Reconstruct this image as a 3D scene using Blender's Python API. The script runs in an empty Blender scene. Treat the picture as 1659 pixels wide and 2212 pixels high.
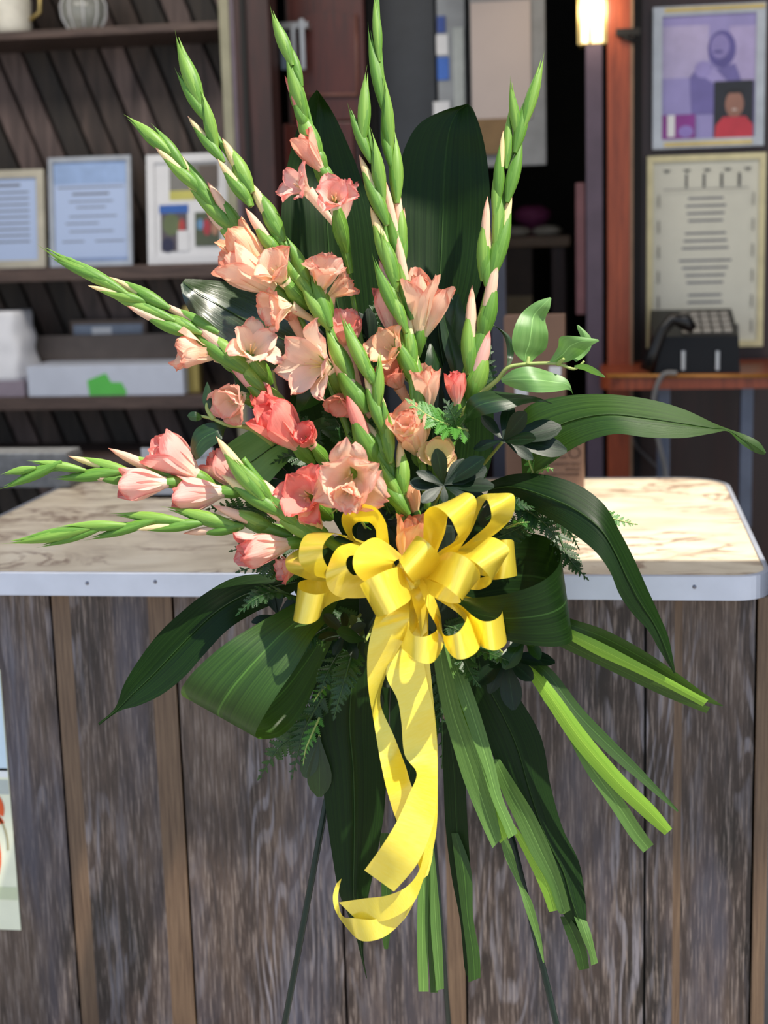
import bpy, bmesh, math, random
from mathutils import Vector, Matrix, noise
R = random.Random(7)
SC = bpy.context.scene
COL = SC.collection
# ---------------------------------------------------------------- camera
F = 3195.0                       # focal length in pixels of the 1659 x 2212 frame
UP = Vector((-500, 16894, 3195)).normalized()
EX = Vector((21243, 24, 3195)).normalized()
EX = (EX - UP * EX.dot(UP)).normalized()
EY = UP.cross(EX)
R_wc = Matrix((EX, EY, UP)).transposed()      # world -> camera
R_cw = R_wc.transposed()                      # camera -> world
DC = 2.30
p0 = Vector((0, -(1242 - 1106) / F * DC, -DC))
CAMLOC = Vector((0.0, -0.03, 1.0)) - R_cw @ p0
cam_data = bpy.data.cameras.new('camera')
cam = bpy.data.objects.new('camera', cam_data)
COL.objects.link(cam)
cam.matrix_world = Matrix.Translation(CAMLOC) @ R_cw.to_4x4()
cam_data.sensor_fit = 'VERTICAL'
cam_data.sensor_height = 36.0
cam_data.lens = F / 2212 * 36.0
cam_data.clip_start = 0.05
cam_data.dof.use_dof = True
cam_data.dof.focus_distance = 1.85
cam_data.dof.aperture_fstop = cam_data.lens / 12.5
SC.camera = cam
# ---------------------------------------------------------------- sky, sun, exposure
SUN_AZ, SUN_EL = math.radians(63), math.radians(59)
SUN_DIR = Vector((math.sin(SUN_AZ) * math.cos(SUN_EL), -math.cos(SUN_AZ) * math.cos(SUN_EL), math.sin(SUN_EL)))
world = bpy.data.worlds.new('world'); SC.world = world
world.use_nodes = True
wn = world.node_tree.nodes; wl = world.node_tree.links
bg = wn['Background']
tc = wn.new('ShaderNodeTexCoord'); sp = wn.new('ShaderNodeSeparateXYZ'); rp = wn.new('ShaderNodeValToRGB')
wl.new(tc.outputs['Generated'], sp.inputs[0]); wl.new(sp.outputs['Z'], rp.inputs[0]); wl.new(rp.outputs[0], bg.inputs[0])
rp.color_ramp.elements[0].position = 0.0; rp.color_ramp.elements[0].color = (0.80, 0.86, 0.95, 1)
rp.color_ramp.elements[1].position = 0.8; rp.color_ramp.elements[1].color = (0.38, 0.58, 0.95, 1)
bg.inputs[1].default_value = 1.15
sun_d = bpy.data.lights.new('sun', 'SUN'); sun_d.energy = 7.6; sun_d.angle = math.radians(0.7); sun_d.color = (1.0, 0.93, 0.80)
sun = bpy.data.objects.new('sun', sun_d); COL.objects.link(sun)
sun.rotation_euler = (-SUN_DIR).to_track_quat('-Z', 'Y').to_euler()
sun.location = (2, -3, 5)
for (lx, ly, en, sx_) in ((-.9, .75, 22, 1.6), (1.15, .75, 9, 1.0)):      # unseen fill lights, added to brighten the worktop and shelves
    ad = bpy.data.lights.new('shop_fill', 'AREA'); ad.shape = 'RECTANGLE'; ad.size = sx_; ad.size_y = .5; ad.energy = en; ad.color = (1.0, .93, .84)
    ao = bpy.data.objects.new('shop_fill', ad); COL.objects.link(ao); ao.location = (lx, ly, 2.66)
SC.view_settings.view_transform = 'Standard'
SC.view_settings.look = 'None'
SC.view_settings.gamma = 1.0
SC.view_settings.use_curve_mapping = False
SC.view_settings.exposure = 0.0

# ---------------------------------------------------------------- helpers
D0 = 1.83
S = D0 / F
def C(px, py, dc=0.0):            # pixel + centimetres behind the spray's plane -> camera space
    d = D0 + dc / 100.0
    return Vector(((px - 829.5) / F * d, -(py - 1106) / F * d, -d))
def W(c): return CAMLOC + R_cw @ c
def P(px, py, dc=0.0): return W(C(px, py, dc))
def ray(px, py): return R_cw @ Vector(((px - 829.5) / F, -(py - 1106) / F, -1))
def onY(px, py, Y):
    r = ray(px, py); return CAMLOC + r * ((Y - CAMLOC.y) / r.y)
def onZ(px, py, Z):
    r = ray(px, py); return CAMLOC + r * ((Z - CAMLOC.z) / r.z)
def srgb(r, g, b):
    f = lambda c: (c / 255 / 12.92) if c / 255 <= 0.04045 else ((c / 255 + 0.055) / 1.055) ** 2.4
    return (f(r), f(g), f(b), 1.0)

class NT:
    def __init__(s, name):
        s.m = bpy.data.materials.new(name); s.m.use_nodes = True
        s.t = s.m.node_tree; s.n = s.t.nodes; s.b = s.n['Principled BSDF']; s.out = s.n['Material Output']
    def new(s, typ, **kw):
        x = s.n.new(typ)
        for k, v in kw.items(): setattr(x, k, v)
        return x
    def link(s, a, b): s.t.links.new(a, b)
    def setin(s, node, key, v):
        i = node.inputs[key]
        if hasattr(v, 'is_linked') or isinstance(v, bpy.types.NodeSocket): s.link(v, i)
        else: i.default_value = v
    def coord(s, kind='Object'): return s.new('ShaderNodeTexCoord').outputs[kind]
    def sep(s, v):
        x = s.new('ShaderNodeSeparateXYZ'); s.link(v, x.inputs[0]); return x.outputs
    def mapping(s, v, scale=(1, 1, 1), rot=(0, 0, 0), loc=(0, 0, 0)):
        x = s.new('ShaderNodeMapping'); s.link(v, x.inputs[0])
        x.inputs['Scale'].default_value = scale; x.inputs['Rotation'].default_value = rot; x.inputs['Location'].default_value = loc
        return x.outputs[0]
    def noise(s, v, scale=5, detail=4, rough=.5, dist=0):
        x = s.new('ShaderNodeTexNoise'); s.link(v, x.inputs['Vector'])
        x.inputs['Scale'].default_value = scale; x.inputs['Detail'].default_value = detail
        x.inputs['Roughness'].default_value = rough; x.inputs['Distortion'].default_value = dist
        return x.outputs[0]
    def ramp(s, f, stops):
        x = s.new('ShaderNodeValToRGB'); s.link(f, x.inputs[0]); e = x.color_ramp.elements
        while len(e) < len(stops): e.new(0.5)
        for el, (p, c) in zip(e, stops):
            el.position = p; el.color = c if len(c) == 4 else (*c, 1)
        return x.outputs[0]
    def mix(s, f, a, b, mode='MIX'):
        x = s.new('ShaderNodeMix', data_type='RGBA', blend_type=mode)
        s.setin(x, 0, f); s.setin(x, 6, a); s.setin(x, 7, b); return x.outputs[2]
    def math(s, op, a, b=0.0, c=None, clamp=False):
        x = s.new('ShaderNodeMath', operation=op, use_clamp=clamp); s.setin(x, 0, a); s.setin(x, 1, b)
        if c is not None: s.setin(x, 2, c)
        return x.outputs[0]
    def bump(s, h, strength=.3, dist=.002):
        x = s.new('ShaderNodeBump'); s.link(h, x.inputs['Height']); x.inputs['Strength'].default_value = strength
        x.inputs['Distance'].default_value = dist; s.link(x.outputs[0], s.b.inputs['Normal']); return x.outputs[0]
    def base(s, c): s.setin(s.b, 'Base Color', c)
    def p(s, **kw):
        for k, v in kw.items(): s.setin(s.b, k.replace('_', ' '), v)
    def translucent(s, col, fac):
        t = s.new('ShaderNodeBsdfTranslucent'); s.setin(t, 'Color', col)
        m = s.new('ShaderNodeMixShader'); s.setin(m, 0, fac)
        s.link(s.b.outputs[0], m.inputs[1]); s.link(t.outputs[0], m.inputs[2]); s.link(m.outputs[0], s.out.inputs[0])

def plain(name, col, rough=.5, metal=0.0, var=.12, scale=20, emit=None, es=1.0, spec=.5, bumps=0.0):
    k = NT(name); v = k.noise(k.coord(), scale, 3)
    d = tuple(c * (1 - var) for c in col[:3]) + (1,); l = tuple(min(1, c * (1 + var)) for c in col[:3]) + (1,)
    k.base(k.ramp(v, [(.3, d), (.7, l)])); k.p(Roughness=rough, Metallic=metal)
    k.b.inputs['Specular IOR Level'].default_value = spec
    if bumps: k.bump(v, bumps)
    if emit: k.b.inputs['Emission Color'].default_value = emit; k.b.inputs['Emission Strength'].default_value = es
    return k.m

def wood(name, dark, light, rough=.45, scale=(30, 30, 2), nscale=3, spec=.5):
    k = NT(name); v = k.mapping(k.coord(), scale)
    n = k.noise(v, nscale, 6, .6, .6)
    k.base(k.ramp(n, [(.3, dark), (.7, light)])); k.p(Roughness=rough)
    k.b.inputs['Specular IOR Level'].default_value = spec
    k.bump(n, .25, .001); return k.m

def leafmat(name, c1, c2, rough=.33, stripes=60, trans=.12, tcol=None, spec=.5, coat=0.0):
    k = NT(name); uv = k.coord('UV')
    v = k.mapping(uv, (stripes, .8, 1)); n = k.noise(v, 1.0, 4, .7)
    v2 = k.mapping(k.coord(), (1, 1, 1)); n2 = k.noise(v2, 14, 3)
    c = k.ramp(n, [(.32, c1), (.72, c2)])
    u = k.sep(uv)[0]
    mid = k.math('COMPARE', u, .5, .012)
    c = k.mix(k.math('MULTIPLY', n2, .5), c, c1)
    light = tuple(min(1, x * 1.9 + .01) for x in c2[:3]) + (1,)
    c = k.mix(k.math('MULTIPLY', mid, .55), c, light)
    k.base(c); k.setin(k.b, 'Roughness', k.math('MULTIPLY_ADD', n, .3, rough - .1)); k.b.inputs['Specular IOR Level'].default_value = spec
    k.b.inputs['Coat Weight'].default_value = coat; k.b.inputs['Coat Roughness'].default_value = .2
    k.bump(n, .35, .0008)
    k.translucent(tcol or light, trans); return k.m

def petalmat(name, cream, mid, tip, a=.25, b=.85):
    k = NT(name); uv = k.coord('UV'); s = k.sep(uv)
    n = k.noise(k.mapping(uv, (24, 1.5, 1)), 1, 3, .6)
    n2 = k.noise(k.coord(), 60, 3)
    edge = k.math('ABSOLUTE', k.math('SUBTRACT', s[0], .5))
    f = k.math('ADD', s[1], k.math('MULTIPLY', k.math('POWER', k.math('MULTIPLY', edge, 2), 3.0), .22))
    f = k.math('ADD', f, k.math('MULTIPLY', k.math('SUBTRACT', n2, .5), .5))
    f = k.math('ADD', f, k.math('MULTIPLY', k.math('SUBTRACT', n, .5), .35))
    c = k.ramp(f, [(0.0, cream), (a, cream), ((a + b) / 2, mid), (b, mid), (1.0, tip)])
    k.base(c); k.p(Roughness=.55); k.b.inputs['Specular IOR Level'].default_value = .25
    k.bump(n, .5, .0012)
    k.translucent(c, .36); return k.m

M = {}
M['aspid'] = leafmat('leaf_dark_green', srgb(10, 27, 8), srgb(30, 56, 16), .38, 34, .05, srgb(80, 130, 30), spec=.16)
M['aspid_gloss'] = leafmat('leaf_glossy_green', srgb(14, 34, 8), srgb(40, 66, 18), .2, 46, .06, srgb(90, 140, 30), spec=.9, coat=.6)
M['aspid_mid'] = leafmat('leaf_mid_green', srgb(24, 48, 12), srgb(58, 92, 26), .36, 34, .12, srgb(110, 160, 40), spec=.35)
M['strip'] = leafmat('leaf_light_green', srgb(56, 92, 32), srgb(112, 148, 72), .5, 26, .18, srgb(140, 190, 60))
M['strip_bright'] = leafmat('leaf_yellow_green', srgb(110, 160, 40), srgb(165, 205, 70), .45, 30, .25, srgb(180, 220, 60))
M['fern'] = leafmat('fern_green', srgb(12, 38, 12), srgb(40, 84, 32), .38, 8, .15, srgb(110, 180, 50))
M['fern_lit'] = leafmat('fern_sunlit_green', srgb(50, 104, 36), srgb(96, 156, 62), .38, 8, .22, srgb(130, 200, 60))  # paler copy of the fern green, sunlight put into its colour
M['pitto'] = leafmat('pittosporum_green', srgb(5, 20, 9), srgb(18, 44, 20), .36, 6, .05, srgb(80, 130, 50), spec=.3)
M['salal'] = leafmat('salal_green', srgb(84, 128, 62), srgb(128, 168, 96), .4, 5, .22, srgb(130, 190, 70))
M['salal_dark'] = leafmat('salal_dark_green', srgb(14, 36, 12), srgb(40, 72, 28), .32, 5, .12, srgb(90, 150, 50))
M['bract'] = leafmat('bract_green', srgb(70, 118, 34), srgb(128, 172, 68), .42, 14, .18, srgb(165, 210, 70))
M['bract_pale'] = leafmat('bract_pale_green', srgb(98, 142, 50), srgb(156, 192, 86), .42, 14, .2, srgb(180, 215, 80))
M['stem'] = leafmat('stem_green', srgb(74, 122, 40), srgb(122, 166, 68), .42, 6, .05)
M['stem_dark'] = leafmat('stem_dark_green', srgb(36, 66, 26), srgb(64, 98, 40), .45, 6, .05)
M['twig'] = plain('twig_pale', srgb(150, 165, 90), .5)
M['peach'] = petalmat('petal_peach', srgb(252, 232, 194), srgb(252, 212, 184), srgb(242, 160, 136))
M['blush'] = petalmat('petal_blush', srgb(253, 232, 196), srgb(251, 214, 190), srgb(242, 170, 152))
M['pink'] = petalmat('petal_pink', srgb(252, 226, 204), srgb(248, 192, 180), srgb(238, 136, 128))
M['coral'] = petalmat('petal_coral', srgb(252, 210, 186), srgb(246, 156, 142), srgb(238, 114, 108), .15, .85)
M['salmon'] = petalmat('petal_salmon', srgb(252, 212, 180), srgb(249, 186, 160), srgb(240, 146, 124), .15, .85)
M['apricot'] = petalmat('petal_apricot', srgb(252, 222, 176), srgb(252, 208, 170), srgb(244, 164, 128))
M['cream'] = petalmat('petal_cream', srgb(246, 236, 176), srgb(250, 226, 172), srgb(246, 190, 160), .5, .92)
k = NT('ribbon_yellow'); uv = k.coord('UV'); n = k.noise(k.mapping(uv, (3, 160, 1)), 1, 3)
rc = k.ramp(n, [(.3, srgb(250, 226, 66)), (.7, srgb(252, 234, 92))])
k.base(rc); k.p(Roughness=.27, Metallic=.3); k.b.inputs['Specular IOR Level'].default_value = 1.0; k.b.inputs['Coat Weight'].default_value = .8; k.b.inputs['Coat Roughness'].default_value = .22
k.bump(n, .08, .0004); k.translucent((1.0, .78, .02, 1), .2); M['ribbon'] = k.m

def mesh_obj(name, verts, faces, mat, parent=None, origin=None, uvs=None, smooth=True, label=None):
    """verts in world space; origin = world location of the object (parents are unrotated empties or meshes)"""
    if origin is None:
        origin = parent['_o'] if parent is not None else verts[0]
    o0 = Vector(origin)
    me = bpy.data.meshes.new(name)
    me.from_pydata([tuple(Vector(v) - o0) for v in verts], [], faces)
    if uvs:
        ul = me.uv_layers.new(name='UVMap')
        vi = [0] * len(me.loops); me.loops.foreach_get('vertex_index', vi)
        fl = []
        for i in vi: fl += uvs[i]
        ul.data.foreach_set('uv', fl)
    if smooth: me.polygons.foreach_set('use_smooth', [True] * len(me.polygons))
    me.materials.append(mat); me.update()
    o = bpy.data.objects.new(name, me); COL.objects.link(o)
    if parent is not None:
        o.parent = parent; o.location = o0 - WL[parent.name]
    else: o.location = o0
    WL[o.name] = o0
    if label: o['label'] = label
    return o
WL = {}
def tag(o, label, cat, group=None):
    o['label'] = label; o['category'] = cat
    if group: o['group'] = group
    return o
def thing(name, label, cat, loc, group=None):
    o = bpy.data.objects.new(name, None); COL.objects.link(o); o.location = loc; o.empty_display_size = .05
    WL[o.name] = Vector(loc)
    return tag(o, label, cat, group)
def mk(name, verts, faces, mat, parent=None, uvs=None, smooth=True, label=None):
    o0 = WL[parent.name] if parent is not None else None
    if o0 is None:
        n = len(verts); o0 = sum((Vector(v) for v in verts), Vector()) / n
        o0.z = min(Vector(v).z for v in verts)
    return mesh_obj(name, verts, faces, mat, parent, o0, uvs, smooth, label)

def cr(pts, n, closed=False):      # Catmull-Rom through tuples
    out = []; m = len(pts)
    for i in range(m - 1):
        p = [pts[max(i - 1, 0)], pts[i], pts[i + 1], pts[min(i + 2, m - 1)]]
        for j in range(n):
            t = j / n; out.append(tuple(0.5 * ((2 * b) + (-a + c) * t + (2 * a - 5 * b + 4 * c - d) * t * t + (-a + 3 * b - 3 * c + d) * t ** 3) for a, b, c, d in zip(*p)))
    out.append(tuple(pts[-1])); return out
def grid(name, rows, mat, parent=None, label=None, double=0.0):
    nr, nc = len(rows), len(rows[0]); verts = [v for r in rows for v in r]
    faces = [(i * nc + j, i * nc + j + 1, (i + 1) * nc + j + 1, (i + 1) * nc + j) for i in range(nr - 1) for j in range(nc - 1)]
    uvs = [(j / (nc - 1), i / (nr - 1)) for i in range(nr) for j in range(nc)]
    return mk(name, verts, faces, mat, parent, uvs, True, label)
def sheet(name, st, mat, parent=None, n=7, cols=8, fold=0.0, wave=0.0, label=None, seed=0, scale=None):
    """st: stations (lx,ly,rx,ry,dl,dr) in pixels and cm; fold cm pushes the midrib back (+) or forward (-)"""
    if scale: st = [scale(*s) for s in st]
    q = cr(st, n); rows = []
    for i, (lx, ly, rx, ry, dl, dr) in enumerate(q):
        w = math.hypot(rx - lx, ry - ly); row = []
        for j in range(cols + 1):
            s = j / cols; e = 1 - abs(2 * s - 1)
            d = dl + (dr - dl) * s + fold * e * min(1, w / 60)
            if wave: d += wave * noise.noise(Vector((s * 5 + seed, i * .22, seed * 3.1))) * min(1, w / 50)
            row.append(P(lx + (rx - lx) * s, ly + (ry - ly) * s, d))
        rows.append(row)
    return grid(name, rows, mat, parent, label)
def tube_pts(pts, rad, seg=8, caps=True):
    """pts world vectors, rad float or list -> verts, faces, uvs"""
    n = len(pts); verts = []; faces = []; uvs = []
    prev = None
    for i, p in enumerate(pts):
        t = (pts[min(i + 1, n - 1)] - pts[max(i - 1, 0)]).normalized()
        if prev is None:
            a = t.orthogonal().normalized()
        else:
            a = (prev - t * prev.dot(t)).normalized()
        prev = a; b = t.cross(a); r = rad[i] if isinstance(rad, (list, tuple)) else rad
        for j in range(seg):
            th = 2 * math.pi * j / seg; verts.append(p + (a * math.cos(th) + b * math.sin(th)) * r); uvs.append((j / seg, i / max(1, n - 1)))
    for i in range(n - 1):
        for j in range(seg):
            k = (j + 1) % seg; faces.append((i * seg + j, i * seg + k, (i + 1) * seg + k, (i + 1) * seg + j))
    if caps: faces.append(tuple(range(seg - 1, -1, -1))); faces.append(tuple((n - 1) * seg + j for j in range(seg)))
    return verts, faces, uvs
def tube(name, pts, rad, mat, parent=None, seg=8, label=None):
    v, f, u = tube_pts([Vector(p) for p in pts], rad, seg); return mk(name, v, f, mat, parent, u, True, label)
def box_v(x0, x1, y0, y1, z0, z1):
    v = [Vector((x, y, z)) for z in (z0, z1) for y in (y0, y1) for x in (x0, x1)]
    f = [(0, 2, 3, 1), (4, 5, 7, 6), (0, 1, 5, 4), (2, 6, 7, 3), (0, 4, 6, 2), (1, 3, 7, 5)]
    return v, f
def box(name, x0, x1, y0, y1, z0, z1, mat, parent=None, bev=0.0, label=None, rot=None):
    v, f = box_v(min(x0, x1), max(x0, x1), min(y0, y1), max(y0, y1), min(z0, z1), max(z0, z1))
    if rot:
        c = sum(v, Vector()) / 8; v = [c + rot @ (q - c) for q in v]
    o = mk(name, v, f, mat, parent, None, False, label)
    if bev:
        bm = bmesh.new(); bm.from_mesh(o.data)
        bmesh.ops.bevel(bm, geom=bm.edges[:], offset=bev, segments=2, affect='EDGES', profile=.6)
        bm.to_mesh(o.data); bm.free()
    return o
def pbox(name, a, b, Y, dep, mat, parent=None, bev=0.0, label=None):
    """box whose front face covers pixels a..b on the plane y=Y"""
    q = onY(a[0], a[1], Y); r = onY(b[0], b[1], Y)
    return box(name, q.x, r.x, Y, Y + dep, q.z, r.z, mat, parent, bev, label)
def struct(o): o['kind'] = 'structure'; return o
# ================================================================ SETTING
def panelwood():
    k = NT('counter_board_wood'); co = k.coord(); s = k.sep(co)
    warp = k.noise(k.mapping(co, (3.2, 1, .55)), 1.6, 3, .5)
    warp2 = k.noise(k.mapping(co, (14, 1, 2.2)), 1.5, 3, .5)
    wx = k.math('ADD', k.math('MULTIPLY', s[0], 26), k.math('MULTIPLY', warp, 22))
    wx = k.math('ADD', wx, k.math('MULTIPLY', warp2, 1.5))
    band = k.math('SINE', k.math('MULTIPLY', wx, 6.283))
    band = k.math('MULTIPLY_ADD', band, .5, .5)
    fine = k.noise(k.mapping(co, (300, 1, 16)), 1.0, 4, .65)
    fine2 = k.noise(k.mapping(co, (160, 1, 7)), 1.0, 3, .6)
    blot = k.noise(k.mapping(co, (6, 1, 2.0)), 1.7, 4, .6)
    basec = k.ramp(blot, [(.32, srgb(32, 26, 25)), (.5, srgb(66, 54, 50)), (.68, srgb(100, 84, 74))])
    lime = k.math('MULTIPLY', k.ramp(band, [(.5, (0, 0, 0)), (.85, (1, 1, 1))]), k.ramp(fine2, [(.38, (0, 0, 0)), (.6, (1, 1, 1))]))
    patch = k.ramp(k.noise(k.mapping(co, (5, 1, 1.4), loc=(3, 0, 7)), 1.5, 2), [(.42, (0.1, 0.1, 0.1)), (.6, (1, 1, 1))])
    lime = k.math('MULTIPLY', lime, patch)
    c = k.mix(k.math('MULTIPLY', lime, .95), basec, srgb(132, 127, 133))
    c = k.mix(k.math('MULTIPLY', k.ramp(fine, [(.52, (0, 0, 0)), (.68, (1, 1, 1))]), .75), c, srgb(142, 128, 120))
    c = k.mix(k.math('MULTIPLY', k.ramp(fine, [(.3, (1, 1, 1)), (.47, (0, 0, 0))]), .8), c, srgb(36, 30, 30))
    blue = k.ramp(k.noise(k.mapping(co, (9, 1, 1.1), loc=(9, 0, 2)), 1.3, 3), [(.55, (0, 0, 0)), (.72, (1, 1, 1))])
    c = k.mix(k.math('MULTIPLY', blue, .4), c, srgb(84, 88, 108))
    k.base(c); k.p(Roughness=.42); k.b.inputs['Specular IOR Level'].default_value = .45
    k.bump(k.math('ADD', fine, k.math('MULTIPLY', lime, .5)), .35, .0008)
    return k.m
M['panel'] = panelwood()
M['panel_tan'] = wood('counter_tan_strip_wood', srgb(80, 60, 46), srgb(120, 97, 76), .42, (260, 1, 9), 1.0)
M['groove'] = plain('groove_black', srgb(14, 15, 18), .6)
def marble():
    k = NT('marble_laminate'); co = k.mapping(k.coord(), (1, 1.6, 1), (0, 0, .25))
    n = k.noise(co, 4.2, 7, .58, 1.6)
    v = k.math('ABSOLUTE', k.math('SUBTRACT', n, .5))
    vein = k.ramp(v, [(0.0, (1, 1, 1)), (.05, (0, 0, 0))])
    m = k.ramp(k.noise(co, 3.1, 3), [(.42, (0, 0, 0)), (.52, (1, 1, 1))])
    cl = k.noise(co, 6.0, 4, .6, .8)
    c = k.ramp(cl, [(.32, srgb(198, 182, 158)), (.55, srgb(224, 209, 184)), (.75, srgb(234, 222, 200))])
    c = k.mix(k.math('MULTIPLY', k.math('MULTIPLY', vein, m), .9), c, srgb(128, 98, 80))
    k.base(c); k.p(Roughness=.3); return k.m
M['marble'] = marble()
M['alu'] = plain('aluminium_edge', srgb(205, 212, 228), .32, .55, .05)
M['rivet'] = plain('rivet_metal', srgb(130, 130, 140), .3, .9)
M['cherry'] = wood('cherry_wood', srgb(62, 22, 14), srgb(96, 36, 22), .35)
M['orange_wood'] = wood('orange_cherry_wood', srgb(112, 48, 26), srgb(160, 76, 44), .4)
M['mahogany'] = wood('mahogany_wall', srgb(34, 14, 12), srgb(58, 25, 20), .35, (12, 12, 1.5), 2)
M['darkwood'] = wood('dark_red_wood', srgb(36, 20, 18), srgb(68, 36, 32), .5)
M['shelfwood'] = wood('shelf_brown_wood', srgb(58, 44, 40), srgb(96, 78, 70), .6, (3, 30, 30))
M['plank_a'] = wood('wall_board_brown', srgb(36, 29, 25), srgb(92, 76, 68), .6, (24, 24, 2), 1.4)
M['plank_b'] = wood('wall_board_dark', srgb(28, 24, 20), srgb(62, 52, 44), .6, (24, 24, 2), 1.6)
M['plank_c'] = wood('wall_board_greyish', srgb(52, 42, 40), srgb(126, 106, 100), .6, (24, 24, 2), 1.2)
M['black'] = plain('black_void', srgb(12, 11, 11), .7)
M['ceiling'] = plain('ceiling_dark', srgb(70, 66, 62), .8)
M['sidewalk'] = plain('sidewalk_concrete', srgb(150, 146, 140), .85, 0, .2, 6, bumps=.2)
M['wallpaint'] = plain('side_wall_paint', srgb(96, 84, 76), .7)

XR = onZ(1663, 1244, 1.0).x
XL = onZ(-260, 1240, 1.0).x
YB = onZ(829, 1036, 1.0).y
fl = box('floor', -6, 6, -7, 5, -.05, 0, M['sidewalk']); struct(fl)
# roof over the shop: four slabs round an added opening that lets sun onto the right end of the counter
RZ = 2.7
k_ = (RZ - 1.0) / SUN_DIR.z; ox, oy = SUN_DIR.x * k_, SUN_DIR.y * k_
hx0, hx1, hy0, hy1 = onZ(1225, 1150, 1.0).x + ox, XR + .12 + ox, .05 + oy, YB + .06 + oy
tipw = P(815, 0, -2)
YE = tipw.y + SUN_DIR.y * (RZ - tipw.z) / SUN_DIR.z + .02      # front edge of the roof, set to shade the counter but not the spray
ceil = box('ceiling', -6, 6, max(YE, hy1), 5, RZ, RZ + .12, M['ceiling']); struct(ceil)
if hy1 > YE:
    box('shade_slab', -6, hx0, YE, hy1, RZ, RZ + .12, M['ceiling'], ceil)
    box('shade_slab', hx1, 6, YE, hy1, RZ, RZ + .12, M['ceiling'], ceil)
    if hy0 > YE: box('shade_slab', hx0, hx1, YE, hy0, RZ, RZ + .12, M['ceiling'], ceil)
struct(box('wall_left', -3.1, -3.0, -.2, 4, 0, RZ, M['wallpaint']))
struct(box('wall_right', 3.0, 3.1, -.2, 4, 0, RZ, M['wallpaint']))
YW = 2.05
xa, xb = -3.0, onY(512, 300, YW).x
wb = struct(box('wall_back', xa, xb, YW + .02, YW + .08, 0, RZ, M['black']))
# slanted boards of the back wall, one by one
a_ = onY(22, 105, YW); b_ = onY(120, 333, YW); slope = (b_.x - a_.x) / (b_.z - a_.z)
def clip(poly, f):
    out = []
    for i in range(len(poly)):
        p, q_ = poly[i], poly[(i + 1) % len(poly)]; fp, fq = f(p), f(q_)
        if fp >= 0: out.append(p)
        if (fp >= 0) != (fq >= 0):
            t = fp / (fp - fq); out.append((p[0] + (q_[0] - p[0]) * t, p[1] + (q_[1] - p[1]) * t))
    return out
pw = .078; x = xa - 0.2; i = 0
zlo = .55
while x + slope * zlo < xb + 1.4:
    q0 = [(x + slope * zlo, zlo), (x + pw - .012 + slope * zlo, zlo), (x + pw - .012 + slope * RZ, RZ), (x + slope * RZ, RZ)]
    q0 = clip(q0, lambda p: p[0] - xa); q0 = clip(q0, lambda p: xb - p[0]) if len(q0) > 2 else q0
    if len(q0) > 2:
        y1 = YW - R.uniform(0, .008); nn = len(q0)
        v = [Vector((p[0], y1, p[1])) for p in q0] + [Vector((p[0], YW + .02, p[1])) for p in q0]
        f = [tuple(range(nn))] + [(j, j + nn, (j + 1) % nn + nn, (j + 1) % nn) for j in range(nn)]
        mk('plank', v, f, M[['plank_a', 'plank_b', 'plank_c', 'plank_a', 'plank_b'][i % 5 if R.random() < .7 else R.randrange(5)]], wb, None, False)
    x += pw; i += 1
# dark room beyond the middle opening
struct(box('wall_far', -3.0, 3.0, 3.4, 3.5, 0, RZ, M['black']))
# mahogany wall at the right with posts
YR = 1.9
xr0 = onY(1362, 500, YR).x
wr = struct(box('wall_panelled', xr0, 2.999, YR, YR + .1, 0, RZ, M['mahogany']))
pbox('edge_strip', (1368, -60), (1384, 1100), YR - .012, .011, M['black'], wr)

# ================================================================ COUNTER
ct = thing('counter', 'long shop counter front of grey-brown weathered wood boards with black grooves', 'counter', ((XL + XR) / 2, .3, 0))
gx = [XL + .03] + [onY(a, b, 0.0).x for a, b in ((108, 1290), (372, 1290), (742, 2000), (1008, 2115), (1394, 1500), (1634, 1400))]
ZT = 1.0 - .034
box('counter_body', XL + .03, gx[-1], .018, YB - .05, .01, ZT - .003, M['groove'], ct)
g = .0045
def board(x0, x1, mat, lab=None, proud=.0): return box('board', x0, x1, -proud, .02, .012, ZT - .003, mat, ct, .0, lab)
tan = {1: ('L', .020), 2: None}
for i in range(len(gx) - 1):
    x0, x1 = gx[i] + (g / 2 if i else 0), gx[i + 1] - g / 2
    if i == 1:
        w1, w2 = .030, .040
        board(x0, x0 + w1, M['panel_tan'], 'tan strip of board'); board(x0 + w1, x1 - w2, M['panel']); board(x1 - w2, x1, M['panel_tan'], 'tan strip of board')
    elif i == 3:
        board(x0, x1 - .028, M['panel']); board(x1 - .028, x1, M['panel_tan'], 'tan strip of board')
    elif i == 5:
        board(x0, x0 + .042, M['panel']); board(x0 + .042, x0 + .054, M['panel_tan'], 'tan strip of board'); board(x0 + .054, x1, M['panel'])
    else: board(x0, x1, M['panel'])
box('corner_post', gx[-1] + .001, gx[-1] + .022, -.006, YB - .05, .012, ZT - .003, M['panel_tan'], ct, .002)

def rrect(x0, x1, y0, y1, rads, n=10):
    pts = []
    for (cx, cy, sx, sy, r, a0) in ((x1, y0, -1, 1, rads[0], -90), (x1, y1, -1, -1, rads[1], 0), (x0, y1, 1, -1, rads[2], 90), (x0, y0, 1, 1, rads[3], 180)):
        for j in range(n + 1):
            a = math.radians(a0 + 90 * j / n); pts.append((cx + sx * r + r * math.cos(a), cy + sy * r + r * math.sin(a)))
    return pts
def prism(name, pts, z0, z1, mat, parent=None, label=None):
    n = len(pts); v = [Vector((p[0], p[1], z0)) for p in pts] + [Vector((p[0], p[1], z1)) for p in pts]
    f = [tuple(range(n - 1, -1, -1)), tuple(range(n, 2 * n))] + [(j, (j + 1) % n, n + (j + 1) % n, n + j) for j in range(n)]
    return mk(name, v, f, mat, parent, None, False, label)
wt = thing('worktop', 'cream marble-look laminate worktop with an aluminium edge on the counter', 'worktop', ((XL + XR) / 2, .3, ZT))
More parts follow.
